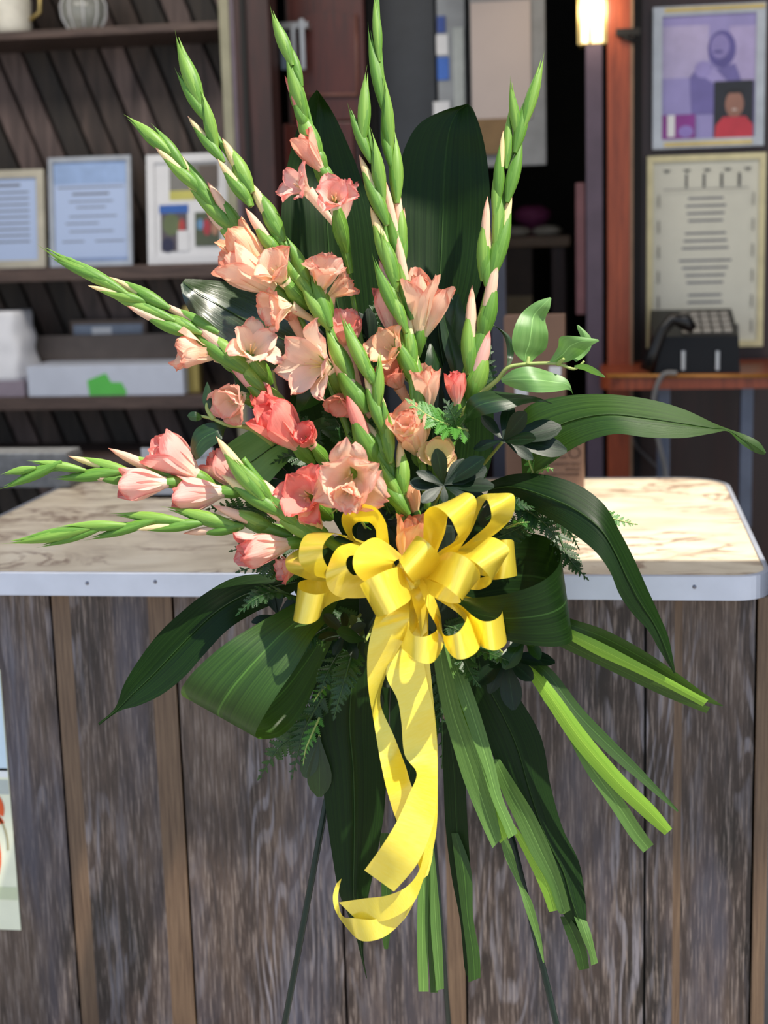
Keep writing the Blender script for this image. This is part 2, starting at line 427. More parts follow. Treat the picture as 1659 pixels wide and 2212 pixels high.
pts = rrect(XL, XR, -.03, YB, (.055, .10, .05, .05))
prism('laminate_slab', pts, ZT, 1.0, M['marble'], wt)
inner = pts; outer = rrect(XL - .004, XR + .004, -.034, YB + .004, (.058, .104, .05, .05)); n = len(inner)
v = []; f = []
for zz, ring in ((ZT - .002, inner), (ZT - .002, outer), (1.0005, outer), (1.0018, inner), (1.0018, rrect(XL + .004, XR - .004, -.026, YB - .004, (.051, .096, .05, .05)))):
    v += [Vector((p[0], p[1], zz)) for p in ring]
for r_ in range(4): f += [(r_ * n + j, r_ * n + (j + 1) % n, (r_ + 1) * n + (j + 1) % n, (r_ + 1) * n + j) for j in range(n)]
mk('metal_edging', v, f, M['alu'], wt, None, False)
for (a, b) in ((188, 1260), (335, 1257), (1500, 1268)):
    c = onY(a, b, -.0345)
    vs, fs = [], []
    for j in range(10):
        th = 2 * math.pi * j / 10
        for rr, dy in ((.0032, 0), (.002, -.0016)): vs.append(c + Vector((rr * math.cos(th), dy, rr * math.sin(th))))
    fs = [(2 * j, 2 * ((j + 1) % 10), 2 * ((j + 1) % 10) + 1, 2 * j + 1) for j in range(10)] + [tuple(2 * j + 1 for j in range(10))]
    mk('rivet', vs, fs, M['rivet'], wt)

# ---- poster on the counter at the left
def flat(name, pts, y, mat, parent, label=None, th=.0006):
    n = len(pts); v = [Vector((p[0], y, p[1])) for p in pts] + [Vector((p[0], y + th, p[1])) for p in pts]
    f = [tuple(range(n))] + [(j, j + n, (j + 1) % n + n, (j + 1) % n) for j in range(n)]
    return mk(name, v, f, mat, parent, None, False, label)
def ell(cx, cz, rx, rz, n=20, a0=0, a1=360): return [(cx + rx * math.cos(math.radians(a0 + (a1 - a0) * j / n)), cz + rz * math.sin(math.radians(a0 + (a1 - a0) * j / n))) for j in range(n if a1 - a0 == 360 else n + 1)]
p1 = onY(47, 2008, 0); p0_ = onY(0, 1446, 0); xpr = (p1.x + p0_.x) / 2; zt = p0_.z; zb = p1.z; xpl = xpr - .30
ps = thing('poster', 'cream printed poster with orange drawing taped on the counter front at far left', 'poster', (xpl + .15, -.002, zb))
def pm(n_, c, r=.6, **kw): M[n_] = plain(n_, c, r, 0, .04, **kw); return M[n_]
flat('poster_sheet', [(xpl, zb), (xpr, zb), (xpr, zt), (xpl, zt)], -.0025, pm('poster_cream', srgb(236, 238, 212)), ps, th=.002)
H = zt - zb
def band(y0, y1, m, x0=xpl): flat('printed_band', [(x0, zb + H * y0), (xpr - .001, zb + H * y0), (xpr - .001, zb + H * y1), (x0, zb + H * y1)], -.0032, m, ps)
band(.62, .995, pm('poster_paleblue', srgb(205, 226, 240))); band(.53, .585, pm('poster_grey', srgb(184, 192, 186))); band(.595, .63, pm('poster_white', srgb(238, 240, 240)))
band(.12, .17, pm('poster_green_tint', srgb(206, 214, 178)))
og = pm('poster_orange', srgb(226, 92, 40)); ol = pm('poster_light_orange', srgb(240, 160, 110))
def arc(cx, cz, r0, r1, a0, a1, m, sz=1.0):
    flat('drawing', ell(cx, cz, r1, r1 * sz, 14, a0, a1) + ell(cx, cz, r0, r0 * sz, 14, a0, a1)[::-1], -.0038, m, ps)
xc = xpr - .052
arc(xc, zb + H * .475, .026, .040, -20, 95, og); arc(xc - .004, zb + H * .40, .030, .044, 15, 110, og, .8)
flat('drawing', ell(xc - .002, zb + H * .30, .030, .062, 20), -.0038, og, ps); flat('drawing', ell(xc - .010, zb + H * .335, .020, .036, 16), -.0044, ol, ps)
arc(xc, zb + H * .34, .040, .043, -10, 100, pm('poster_line', srgb(170, 160, 120)), 1.6)

# ================================================================ BACKGROUND LEFT: shelves
YS = 1.76
shu = thing('shelving_unit', 'dark wooden shelf boards mounted on the slanted board wall at left', 'shelving', (onY(200, 600, YS).x, YW - .05, onY(200, 868, YS).z))
xs0, xs1 = -2.6, onY(505, 500, YS).x
def shelf(pyt, pyb):
    zt, zb = onY(250, pyt, YS).z, onY(250, pyb, YS).z
    box('shelf_board', xs0, xs1, YS, YW - .009, zb, zt, M['shelfwood'], shu, .003); return zt
z1 = shelf(56, 74); z2 = shelf(574, 604); z3 = shelf(856, 884)
z4 = shelf(985, 1008)
up1 = onY(500, 300, YS)
box('upright', up1.x - .012, up1.x + .016, YS - .03, YS - .005, .02, RZ - .02, plain('upright_cream_metal', srgb(150, 145, 120), .35, .4), shu, .003)
box('upright', up1.x + .017, up1.x + .040, YS - .03, YS - .005, .02, RZ - .02, plain('upright_lilac', srgb(112, 100, 112), .5), shu, .003)
M['print_blue'] = plain('paper_blue_white', srgb(176, 194, 228), .4, 0, .04, 3)
M['paper'] = plain('paper_white', srgb(214, 212, 206), .6, 0, .04)
M['frame_cream'] = plain('frame_cream', srgb(186, 180, 162), .4); M['frame_white'] = plain('frame_white', srgb(222, 222, 224), .4, 0, .03)
M['ink'] = plain('ink_grey', srgb(104, 104, 112), .6); M['gold'] = plain('frame_gold', srgb(196, 172, 110), .28, .7, .12)
M['silver'] = plain('frame_silver', srgb(176, 178, 180), .3, .6, .1)
def framed(name, label, a, b, Y, zbase, bw, mf, mp, lean=.0, mat_w=0.0, cat='picture frame'):
    """frame covering pixels a..b on plane Y; returns (root, function placing flat prints in 0..1 picture coordinates)"""
    q0, q1 = onY(a[0], a[1], Y), onY(b[0], b[1], Y); x0, x1 = q0.x, q1.x; zt = q0.z; zb = q1.z if zbase is None else zbase
    o = thing(name, label, cat, ((x0 + x1) / 2, Y + .01, zb), 'framed pictures and certificates')
    Rt = Matrix.Rotation(lean, 3, 'X'); piv = Vector(((x0 + x1) / 2, Y, zb))
    def tr(v): return [piv + Rt @ (p - piv) for p in v]
    v = []; f = []
    for (ax, bx, az, bz) in ((x0, x1, zt - bw, zt), (x0, x1, zb, zb + bw), (x0, x0 + bw, zb + bw, zt - bw), (x1 - bw, x1, zb + bw, zt - bw)):
        vv, ff = box_v(ax, bx, Y, Y + .018, az, bz); k0 = len(v); v += vv; f += [tuple(i + k0 for i in t) for t in ff]
    mk('frame', tr(v), f, mf, o, None, False)
    vv, ff = box_v(x0 + bw, x1 - bw, Y + .008, Y + .016, zb + bw, zt - bw); pr = mk('picture', tr(vv), ff, mp, o, None, False)
    X0, X1, Z0, Z1 = x0 + bw, x1 - bw, zb + bw, zt - bw; lay = [0]
    def put(pts, m, nm='print_shape'):
        lay[0] += 1; y = Y + .008 - .0004 * lay[0]
        vv = tr([Vector((X0 + (X1 - X0) * p[0], y, Z0 + (Z1 - Z0) * p[1])) for p in pts])
        return mk(nm, vv, [tuple(range(len(vv)))], m, pr, None, False)
    def lines(rows, m, nm='text_lines'):
        lay[0] += 1; y = Y + .008 - .0004 * lay[0]; V = []; Fc = []
        for (u0, u1, w, h) in rows:
            k0 = len(V); V += tr([Vector((X0 + (X1 - X0) * u, y, Z0 + (Z1 - Z0) * z)) for u, z in ((u0, w), (u1, w), (u1, w + h), (u0, w + h))]); Fc.append((k0, k0 + 1, k0 + 2, k0 + 3))
        mk(nm, V, Fc, m, pr, None, False)
    return o, put, lines
rc_ = lambda x0, x1, z0, z1: [(x0, z0), (x1, z0), (x1, z1), (x0, z1)]
o, put, lines = framed('certificate_frame', 'cream framed certificate leaning on middle shelf, leftmost and cut by picture edge', (-70, 368), (98, 570), YS + .06, z2, .022, M['frame_cream'], M['print_blue'], -.12)
lines([(.15, .85, .82 - .075 * i, .018) for i in range(9)] + [(.2, .7, .9, .03)], M['ink'])
o, put, lines = framed('certificate_frame', 'silver-edged frame with pale blue certificate on middle shelf', (92, 338), (286, 570), YS + .05, z2, .013, M['silver'], M['print_blue'], -.13)
lines([(.05, .95, .74, .012), (.25, .75, .67, .02), (.2, .8, .60, .012), (.3, .7, .54, .012), (.2, .85, .45, .012), (.15, .6, .38, .012), (.2, .8, .30, .012), (.55, .95, .2, .012), (.1, .4, .2, .012)], M['ink'])
put(rc_(0, 1, .78, 1.0), plain('paper_blue_head', srgb(150, 176, 218), .4)); put(rc_(0, 1, 0, .04), plain('paper_blue_foot', srgb(130, 150, 190), .4))
o, put, lines = framed('photo_frame', 'white frame holding a collage of small colour snapshots, on middle shelf', (306, 332), (496, 570), YS + .05, z2, .022, M['frame_white'], M['frame_white'], -.13)
pc = lambda n_, c: plain('snap_' + n_, srgb(*c), .4)
put(rc_(.22, .95, .60, .98), pc('grey', (124, 122, 116))); put(rc_(.66, .96, .72, .96), pc('brown', (92, 80, 72))); put(rc_(.22, .6, .6, .70), pc('yellow', (196, 190, 96)))
put(rc_(.08, .48, .05, .55), pc('dark', (84, 76, 82))); put(rc_(.06, .5, .46, .55), pc('blue', (46, 96, 176))); put(ell(.24, .34, .13, .12), pc('olive', (96, 108, 70)))
put(ell(.40, .30, .05, .1), pc('red', (176, 60, 56))); put(ell(.18, .12, .1, .08), pc('navy', (36, 36, 66))); put(rc_(.33, .50, .05, .27), M['frame_white'])
put(rc_(.60, .97, .10, .46), pc('green', (76, 84, 60))); put(ell(.78, .30, .06, .09), pc('red2', (170, 50, 60))); put(ell(.68, .33, .05, .06), pc('sky', (96, 140, 180))); put(ell(.9, .28, .05, .07), pc('skin', (180, 130, 104)))

# top shelf: cup and glass ornament
def lathe(name, c, prof, mat, parent=None, seg=20, label=None):
    v = []; f = []; n = len(prof)
    for r_, z_ in prof:
        for j in range(seg): th = 2 * math.pi * j / seg; v.append(Vector((c[0] + r_ * math.cos(th), c[1] + r_ * math.sin(th), c[2] + z_)))
    for i in range(n - 1):
        for j in range(seg): k_ = (j + 1) % seg; f.append((i * seg + j, i * seg + k_, (i + 1) * seg + k_, (i + 1) * seg + j))
    f.append(tuple(range(seg - 1, -1, -1))); f.append(tuple((n - 1) * seg + j for j in range(seg)))
    return mk(name, v, f, mat, parent, None, True, label)
q = onY(22, 50, YS + .1); jug = thing('jug', 'white jug with gold handle standing on the top shelf at far left', 'jug', (q.x, q.y, z1))
lathe('body', (q.x, q.y, z1), [(.052, 0), (.058, .02), (.062, .09), (.05, .15), (.046, .19)], plain('jug_white', srgb(226, 222, 208), .4), jug)
tube('handle', [Vector((q.x + .055, q.y, z1 + .04)), Vector((q.x + .088, q.y, z1 + .06)), Vector((q.x + .092, q.y, z1 + .1)), Vector((q.x + .055, q.y, z1 + .14))], .006, M['gold'], jug)
lathe('painted_flower', (q.x - .03, q.y - .058, z1 + .03), [(.012, 0), (.016, .012), (.008, .026)], M['gold'], jug, 10)
q = onY(182, 45, YS + .1); orn = thing('glass_bowl', 'round ribbed glass bowl with an orange ball on the top shelf', 'bowl', (q.x, q.y, z1))
k = NT('ribbed_glass'); k.base(srgb(196, 198, 190)); k.p(Roughness=.15); k.b.inputs['Transmission Weight'].default_value = .6; M['glass'] = k.m
lathe('bowl', (q.x, q.y, z1), [(.025, 0), (.045, .008), (.060, .04), (.062, .07), (.05, .1), (.035, .115)], M['glass'], orn)
lathe('orange_ball', (q.x - .006, q.y - .02, z1 + .116), [(.003, 0), (.02, .008), (.026, .026), (.02, .045), (.003, .052)], plain('ball_orange', srgb(224, 96, 40), .5), orn)
for j in range(10):
    th = 2 * math.pi * j / 10
    tube('rib', [Vector((q.x + math.cos(th) * r_, q.y + math.sin(th) * r_, z1 + z_)) for r_, z_ in ((.028, .003), (.047, .01), (.063, .04), (.065, .07), (.053, .1))], .0022, M['frame_white'], orn, 5)

# lower shelf
M['tape'] = plain('tape_green', srgb(88, 192, 78), .5, 0, .04); M['carton_white'] = plain('carton_white', srgb(196, 202, 216), .6, 0, .04); M['carton_grey'] = plain('carton_grey_brown', srgb(112, 100, 92), .7)
q0, q1 = onY(56, 792, YS + .01), onY(398, 866, YS + .01)
bx = thing('carton', 'shallow white cardboard carton with torn green tape on the lower shelf', 'box', ((q0.x + q1.x) / 2, YS + .1, z3))
box('tray', q0.x, q1.x, YS + .012, YS + .20, z3, q0.z, M['carton_white'], bx, .003)
t = lambda a, b: (onY(a, b, YS + .01).x, max(z3 + .002, onY(a, b, YS + .01).z))
flat('green_tape', [t(194, 866), t(188, 822), t(228, 806), t(240, 826), t(262, 826), t(274, 846), t(272, 866)], YS + .0105, M['tape'], bx, 'torn green tape')
r0, r1 = onY(56, 728, YS + .16), onY(392, 800, YS + .16)
box('raised_flap', r0.x, r1.x, YS + .202, YS + .212, z3 + .002, r0.z, M['carton_grey'], bx, .002)
q0, q1 = onY(150, 692, YW - .06), onY(318, 735, YW - .06)
sb = thing('name_plate', 'small brown-framed plate with a white label behind the white carton', 'sign', ((q0.x + q1.x) / 2, YW - .05, z3))
box('plate', q0.x, q1.x, YW - .06, YW - .04, z3, q0.z, plain('plate_brown', srgb(96, 80, 70), .5), sb, .003)
box('plate_face', q0.x + .012, q1.x - .012, YW - .064, YW - .06, q0.z - .05, q0.z - .014, plain('plate_bluegrey', srgb(126, 138, 156), .4), sb)
box('white_label', q0.x + .07, q0.x + .13, YW - .067, YW - .064, q0.z - .046, q0.z - .022, M['frame_white'], sb)
def bag(px0, px1, py0, Y, zb, label):
    q0, q1 = onY(px0, py0, Y), onY(px1, py0, Y); w = (q1.x - q0.x) / 2; cx = (q0.x + q1.x) / 2; h = q0.z - zb; v = []; f = []; seg = 24; rows = 14
    for i in range(rows):
        t = i / (rows - 1)
        for j in range(seg):
            th = 2 * math.pi * j / seg; sx = abs(math.cos(th)) ** .5 * math.copysign(1, math.cos(th)); sy = abs(math.sin(th)) ** .5 * math.copysign(1, math.sin(th))
            pin = (1 - .35 * max(0, t - .55) ** .8); k_ = 1 + .12 * noise.noise(Vector((sx * 2, sy * 2, t * 4)))
            v.append(Vector((cx + w * sx * k_ * (1 - .12 * t), Y + .09 + .085 * sy * pin * k_, zb + h * t)))
    f = [(i * seg + j, i * seg + (j + 1) % seg, (i + 1) * seg + (j + 1) % seg, (i + 1) * seg + j) for i in range(rows - 1) for j in range(seg)] + [tuple(range(seg - 1, -1, -1)), tuple((rows - 1) * seg + j for j in range(seg))]
    return tag(mk('paper_bag', v, f, plain('bag_white', srgb(232, 232, 236), .5, 0, .03)), label, 'bag')
q = onY(-30, 850, YS + .02); q1 = onY(50, 850, YS)
zl = z3 + .045
o = box('book', onY(-90, 860, YS).x, q1.x, YS + .01, YS + .19, z3, zl, plain('book_mauve', srgb(140, 128, 140), .6), None, .003); tag(o, 'mauve-grey flat box under the white paper bag at the far left', 'box')
bag(-85, 38, 676, YS + .01, zl, 'crumpled white paper bag standing on lower shelf at the picture edge')
# gold vase-like frame edge behind the flowers
q0, q1 = onY(392, 662, YS + .05), onY(430, 850, YS + .05)
o = box('brass_bookend', q0.x, q1.x, YS + .06, YS + .10, z3, q0.z, plain('brass_yellow', srgb(168, 150, 84), .35, .5), None, .004); tag(o, 'upright brass-coloured bookend at the right end of the lower shelf', 'bookend')

# things on the counter
YC = YB - .215
def crate(name, label, a, b, y0, dep, m, cat='box'):
    q0, q1 = onY(a[0], a[1], y0), onY(b[0], b[1], y0)
    o = thing(name, label, cat, ((q0.x + q1.x) / 2, y0 + dep / 2, 1.002)); box('carton_body', q0.x, q1.x, y0, y0 + dep, 1.002, q0.z, m, o, .002); return o, q0, q1
M['slate'] = plain('slate_grey', srgb(112, 112, 112), .6, 0, .2, 60); M['card'] = plain('cardboard', srgb(128, 98, 80), .7, 0, .07, 4); M['card_top'] = plain('cardboard_dark', srgb(84, 62, 50), .8)
q0, q1 = onY(-60, 992, YB - .1), onY(150, 1034, YB - .1)
o = thing('slate_slab', 'grey speckled slate slab lying on the back of the counter at left', 'slab', ((q0.x + q1.x) / 2, YB - .06, 1.002))
box('slab', q0.x, q1.x, YB - .10, YB - .01, 1.002, q0.z + .006, M['slate'], o, .004); box('slab_top', q0.x + .004, q1.x - .004, YB - .098, YB - .012, q0.z + .0062, q0.z + .012, plain('slate_light', srgb(150, 150, 148), .6, 0, .2, 60), o, .002)
q0, q1 = onY(304, 968, YC), onY(462, 1036, YC)
hd = thing('card_holder', 'grey card with small black lettering standing on the counter behind the pink gladioli', 'sign', ((q0.x + q1.x) / 2, YC + .03, 1.002))
box('card', q0.x, q1.x, YC, YC + .004, 1.002, q0.z, plain('card_grey', srgb(188, 190, 194), .5, 0, .04), hd); box('foot', q0.x, q1.x, YC, YC + .05, 1.002, 1.007, M['silver'], hd)
def text(name, s, size, loc, mat, parent, rot=(math.pi / 2, 0, 0), align='LEFT'):
    cu = bpy.data.curves.new(name, 'FONT'); cu.body = s; cu.size = size; cu.align_x = align; cu.extrude = .0003
    o = bpy.data.objects.new(name, cu); COL.objects.link(o)
    bpy.context.view_layer.update(); dg = bpy.context.evaluated_depsgraph_get(); me = bpy.data.meshes.new_from_object(o.evaluated_get(dg)); bpy.data.objects.remove(o)
    me.materials.clear(); me.materials.append(mat); o = bpy.data.objects.new(name, me); COL.objects.link(o); o.rotation_euler = rot
    if parent: o.parent = parent; o.location = Vector(loc) - WL[parent.name]
    else: o.location = loc
    return o
q = onY(398, 990, YC); text('lettering', 'Business Cards', .0125, (q.x, YC - .0006, q.z), M['ink'], hd)
o, q0, q1 = crate('cardboard_box', 'brown cardboard box with printed lettering, standing right of the tall carton on the counter', (1165, 912), (1261, 1038), YC, .1, M['card'])
q = onY(1256, 990, YC); text('lettering', 'CO', .033, (q.x, YC - .0006, q.z), M['card_top'], o, align='RIGHT')
for (b, s_) in ((1006, 'CUSHION SRN'), (1017, 'SINGLE'), (1028, 'GLASS CYLINDER')):
    q = onY(1252, b, YC); text('lettering', s_, .0088, (q.x, YC - .0006, q.z), M['card_top'], o, align='RIGHT')
o, q0, q1 = crate('cardboard_box', 'tall brown cardboard carton with white stickers behind the salal branch', (1088, 685), (1221, 1036), YC + .105, .09, M['card'])
o.location = o.location
q = onY(1186, 792, YC + .1); q2 = onY(1212, 812, YC + .1); box('sticker', q.x, q2.x, YC + .1042, YC + .105, q2.z, q.z, M['frame_white'], o)
q = onY(1112, 832, YC + .1); q2 = onY(1140, 856, YC + .1); box('sticker', q.x, q2.x, YC + .1042, YC + .105, q2.z, q.z, M['frame_white'], o)
v_, f_ = box_v(q0.x + .002, q1.x - .002, YC + .03, YC + .034, 0, .05); 
box('flap', q0.x + .002, q1.x - .002, YC + .106, YC + .119, q0.z - .002, q0.z + .002, M['card'], o, rot=Matrix.Rotation(-.3, 3, 'X'))
# ================================================================ BACKGROUND MIDDLE
o = thing('door_post', 'dark red-brown wooden post between the shelves and the cupboard', 'post', (onY(560, 500, 1.7).x, 1.75, 0))
q0, q1 = onY(524, 500, 1.7), onY(600, 500, 1.7); box('post_shaft', q0.x, q1.x, 1.7, 1.8, 0, RZ - .001, M['darkwood'], o, .006); box('post_rib', q0.x + .02, q0.x + .034, 1.69, 1.7, 0, RZ - .001, M['black'], o, .002)
YD = 1.95
o = thing('cupboard', 'red-brown cherry cupboard with arched panel door behind the tallest gladioli', 'cupboard', (onY(700, 500, YD).x, YD + .2, 0))
q0, q1 = onY(604, -200, YD), onY(802, 1200, YD); box('carcass', q0.x, q1.x, YD + .02, YD + .4, 0, RZ - .02, M['darkwood'], o)
d0, d1 = onY(612, -190, YD), onY(792, 258, YD); d = box('door', d0.x, d1.x, YD, YD + .02, d1.z, min(RZ - .03, d0.z), M['cherry'], o, .004)
e0, e1 = onY(645, 20, YD), onY(772, 204, YD); w = e1.x - e0.x
ap = [(e0.x, e1.z), (e1.x, e1.z), (e1.x, e0.z - .03)] + [(e1.x - w * j / 8, e0.z - .03 + .022 * math.sin(math.pi * j / 8)) for j in range(1, 8)] + [(e0.x, e0.z - .03)]
flat('raised_panel', ap, YD - .01, M['orange_wood'] if False else M['cherry'], d, th=.01)
bl = plain('bevel_light', srgb(134, 92, 82), .4)
def strip(name, a, b, wd, Y, m, parent, dy=.004):
    v, f, u = tube_pts([onY(*a, Y), onY(*b, Y)], wd, 6); return mk(name, v, f, m, parent, u)
strip('bevel_strip', (768, 30), (772, 204), .0045, YD - .011, bl, d); strip('bevel_strip', (650, 206), (772, 204), .0045, YD - .011, bl, d)
d2_, d3_ = onY(612, 268, YD), onY(792, 1200, YD); box('door', d2_.x, d3_.x, YD, YD + .02, max(.05, d3_.z), d2_.z, M['cherry'], o, .004)
hk = thing('key_rack', 'blurred silver key rack hanging in front of the cupboard', 'rack', onY(630, 60, YD - .06)); WL[hk.name] = Vector(hk.location)
for (a, b, c, d_) in ((582, 58, 600, 135), (604, 70, 622, 150), (626, 52, 640, 140), (645, 40, 660, 150)): pbox('key_tag', (a, b), (c, d_), YD - .07, .012, M['silver'] if b != 70 else plain('tag_blue', srgb(96, 112, 130), .4), hk, .002)
pbox('rail', (578, 50), (664, 60), YD - .06, .058, M['silver'], hk, .002)
dd = thing('grey_door', 'dark blue-grey metal door leaf in the middle of the back room', 'door', (onY(880, 500, 2.1).x, 2.12, 0))
q0, q1 = onY(812, 0, 2.1), onY(938, 0, 2.1); box('door_leaf', q0.x, q1.x, 2.1, 2.14, .0, RZ - .01, plain('door_charcoal', srgb(50, 54, 60), .45), dd, .004)
box('door_edge', q0.x - .03, q0.x - .002, 2.09, 2.14, 0, RZ - .01, M['black'], dd, .002)
wf = thing('door_jamb', 'pale grey door jamb with blue and white stickers right of the charcoal door', 'door frame', (onY(975, 500, 2.05).x, 2.06, 0))
q0, q1 = onY(942, 0, 2.05), onY(1008, 240, 2.05); box('jamb', q0.x, q1.x, 2.05, 2.1, 0, RZ - .01, plain('jamb_grey', srgb(146, 150, 154), .5), wf, .003)
for (a, b, c, d_, m) in ((944, 35, 962, 70, plain('sticker_blue', srgb(44, 74, 150), .5)), (942, 75, 968, 118, M['frame_white']), (944, 124, 970, 172, plain('sticker_blue_bright', srgb(56, 104, 190), .5)), (936, 220, 972, 250, M['frame_white']), (978, 60, 1004, 235, plain('sticker_pale', srgb(180, 186, 184), .5))):
    pbox('sticker', (a, b), (c, d_), 2.044, .005, m, wf)
nb = thing('notice_board', 'grey board with a large pinkish-white sheet pinned on it, upper middle background', 'board', onY(1100, 355, 1.98)); WL[nb.name] = Vector(nb.location)
pbox('board', (1012, -60), (1180, 356), 1.98, .02, plain('board_grey', srgb(128, 130, 132), .6), nb, .003)
pbox('sheet', (1016, 6), (1148, 255), 1.972, .006, plain('sheet_pinkish', srgb(176, 164, 160), .7, 0, .08, 3), nb, .001)
pbox('cardboard_pocket', (1020, 258), (1105, 332), 1.965, .013, plain('pocket_brown', srgb(116, 92, 60), .7), nb, .002)
YT = 2.6
tb = thing('side_table', 'small dim brown table in the dark back room, seen between the gladioli and the post', 'table', (onY(1160, 520, YT).x, YT + .2, 0)); WL[tb.name] = Vector(tb.location)
q0, q1 = onY(1030, 514, YT), onY(1232, 532, YT); box('tabletop', q0.x, q1.x, YT, YT + .4, q1.z, q0.z, plain('table_brown', srgb(120, 96, 74), .5), tb, .004); TT = q0.z
for (x_, y_) in ((q0.x + .02, YT + .02), (q1.x - .06, YT + .02), (q0.x + .02, YT + .36), (q1.x - .06, YT + .36)): box('leg', x_, x_ + .04, y_, y_ + .04, 0, q1.z, M['darkwood'], tb)
q2, q3 = onY(1095, 640, YT), onY(1150, 680, YT)
box('front_board', q0.x + .06, q3.x, YT + .01, YT + .03, 0, q1.z, plain('table_front', srgb(62, 46, 36), .6), tb); box('cream_drawer', q2.x, q3.x, YT - .01, YT + .012, q3.z, q2.z, plain('drawer_cream', srgb(140, 122, 92), .6), tb)
for (a, m, lab, r_) in ((1112, 'bowl_white', 'white saucer on the dim table', .055), (1182, 'bowl_cream', 'cream folded cloth on the dim table edge', .05)):
    q = onY(a, 505, YT + .1); tag(lathe('saucer' if r_ > .05 else 'napkin', (q.x, YT + .1, TT), [(r_ * .6, 0), (r_, .01), (r_ * 1.02, .018), (r_ * .7, .03), (.01, .034)], plain(m, srgb(190, 184, 172), .6)), lab, 'saucer' if r_ > .05 else 'napkin')
q = onY(1150, 490, YT + .2)
for j in range(1): tag(lathe('flower_pot', (q.x, YT + .22, TT), [(.03, 0), (.04, .04), (.06, .05), (.065, .08), (.03, .1)], plain('blossom_magenta', srgb(150, 70, 120), .7)), 'magenta potted blossom on the dim table', 'flower pot')
gl = box('grey_post', onY(1058, 500, 1.2).x, onY(1090, 500, 1.2).x, 1.2, 1.24, 0, onY(1070, 430, 1.2).z, plain('post_bluegrey', srgb(70, 72, 84), .4, .3), None, .003); tag(gl, 'blue-grey metal post rising behind the counter beside the right gladiolus', 'post')
# ================================================================ BACKGROUND RIGHT
YP = 1.8
pp = thing('curtain_pole', 'purple-grey post with a pinkish strip left of the orange wooden post', 'post', (onY(1285, 500, YP).x, YP + .03, 0)); WL[pp.name] = Vector(pp.location)
q0, q1 = onY(1266, 500, YP), onY(1302, 500, YP); box('post_shaft', q0.x, q1.x, YP, YP + .05, 0, onY(1285, 92, YP).z, plain('post_purple', srgb(84, 70, 84), .55), pp, .004)
q0, q1 = onY(1243, 395, YP), onY(1265, 680, YP); box('pink_strip', q0.x, q1.x, YP + .01, YP + .03, q1.z, q0.z, plain('strip_pink', srgb(104, 66, 70), .6), pp, .003)
lt = thing('lantern', 'glowing white lantern lamp on top of the purple-grey post', 'lamp', onY(1283, 92, YP)); WL[lt.name] = Vector(lt.location)
q0, q1 = onY(1250, -60, YP), onY(1308, 90, YP); gm = plain('lantern_glow', srgb(255, 244, 220), .5, emit=(1, .85, .6, 1), es=1.6)
box('glass_panel', q0.x + .006, q1.x - .006, YP + .004, YP + .07, q1.z, q0.z, gm, lt, .004)
for t_ in (0, .42, 1): xx = q0.x + (q1.x - q0.x) * t_; box('bar', xx - .004, xx + .004, YP - .002, YP + .006, q1.z - .004, q0.z, M['gold'], lt)
box('lamp_base', q0.x, q1.x, YP, YP + .074, q1.z - .006, q1.z, M['gold'], lt, .002)
ld = bpy.data.lights.new('lantern_light', 'POINT'); ld.energy = 1.5; ld.color = (1, .8, .55); ld.shadow_soft_size = .04
lo = bpy.data.objects.new('lantern_light', ld); COL.objects.link(lo); lo.location = ((q0.x + q1.x) / 2, YP - .06, (q0.z + q1.z) / 2)
op = thing('wooden_post', 'orange-brown cherry wood post left of the framed pictures', 'post', (onY(1338, 500, YP).x, YP + .04, 0)); WL[op.name] = Vector(op.location)
q0, q1 = onY(1312, 500, YP), onY(1366, 500, YP); box('post_shaft', q0.x, q1.x, YP, YP + .08, 0, RZ - .005, M['orange_wood'], op, .005); box('light_edge', q1.x - .006, q1.x + .002, YP - .004, YP + .01, 0, RZ - .006, plain('edge_tan', srgb(128, 100, 76), .4), op)
bk = thing('iron_bracket', 'black iron bracket fixed across the orange-brown post', 'bracket', onY(1350, 72, YP - .01)); WL[bk.name] = Vector(bk.location)
pbox('arm', (1330, 62), (1384, 76), YP - .02, .014, M['black'], bk, .002); strip('brace', (1340, 76), (1376, 92), .006, YP - .012, M['black'], bk)
M['purple'] = plain('print_purple', srgb(150, 142, 196), .35, 0, .12, 10)
o, put, lines = framed('photo_frame', 'gold and silver frame with purple-tinted portrait photo, upper right', (1411, 16), (1650, 314), YR - .03, None, .024, M['silver'], M['purple'])
pu = lambda n_, c: plain('tint_' + n_, srgb(*c), .4)
put(rc_(0, .5, .5, .92), pu('pale', (176, 166, 204))); put(rc_(.72, 1, .45, .9), pu('pale2', (172, 160, 204)))
put(ell(.64, .72, .15, .15), pu('deep', (92, 84, 150))); put(ell(.62, .74, .10, .10), pu('face', (138, 128, 186))); put(ell(.60, .70, .055, .012), pu('deep2', (84, 76, 140)))
put([(.32, .2), (.3, .5), (.42, .62), (.6, .56), (.78, .6), (.88, .4), (.8, .2)], pu('shirt', (110, 102, 164))); put([(.45, .5), (.55, .58), (.7, .46), (.6, .42)], pu('collar', (160, 150, 204)))
put(ell(.44, .56, .09, .07), pu('hand', (150, 140, 198)))
put(rc_(.56, .98, 0, .46), pu('black', (30, 32, 40))); put(ell(.78, .27, .10, .11), pc('skin2', (150, 106, 90))); put([(.57, 0), (.58, .10), (.66, .17), (.9, .17), (.98, .10), (.98, 0)], pc('redshirt', (192, 52, 66)))
put(ell(.78, .36, .11, .04, 14, 0, 180), pu('hair', (22, 20, 24))); put(ell(.78, .225, .03, .008), pc('smile', (220, 200, 190)))
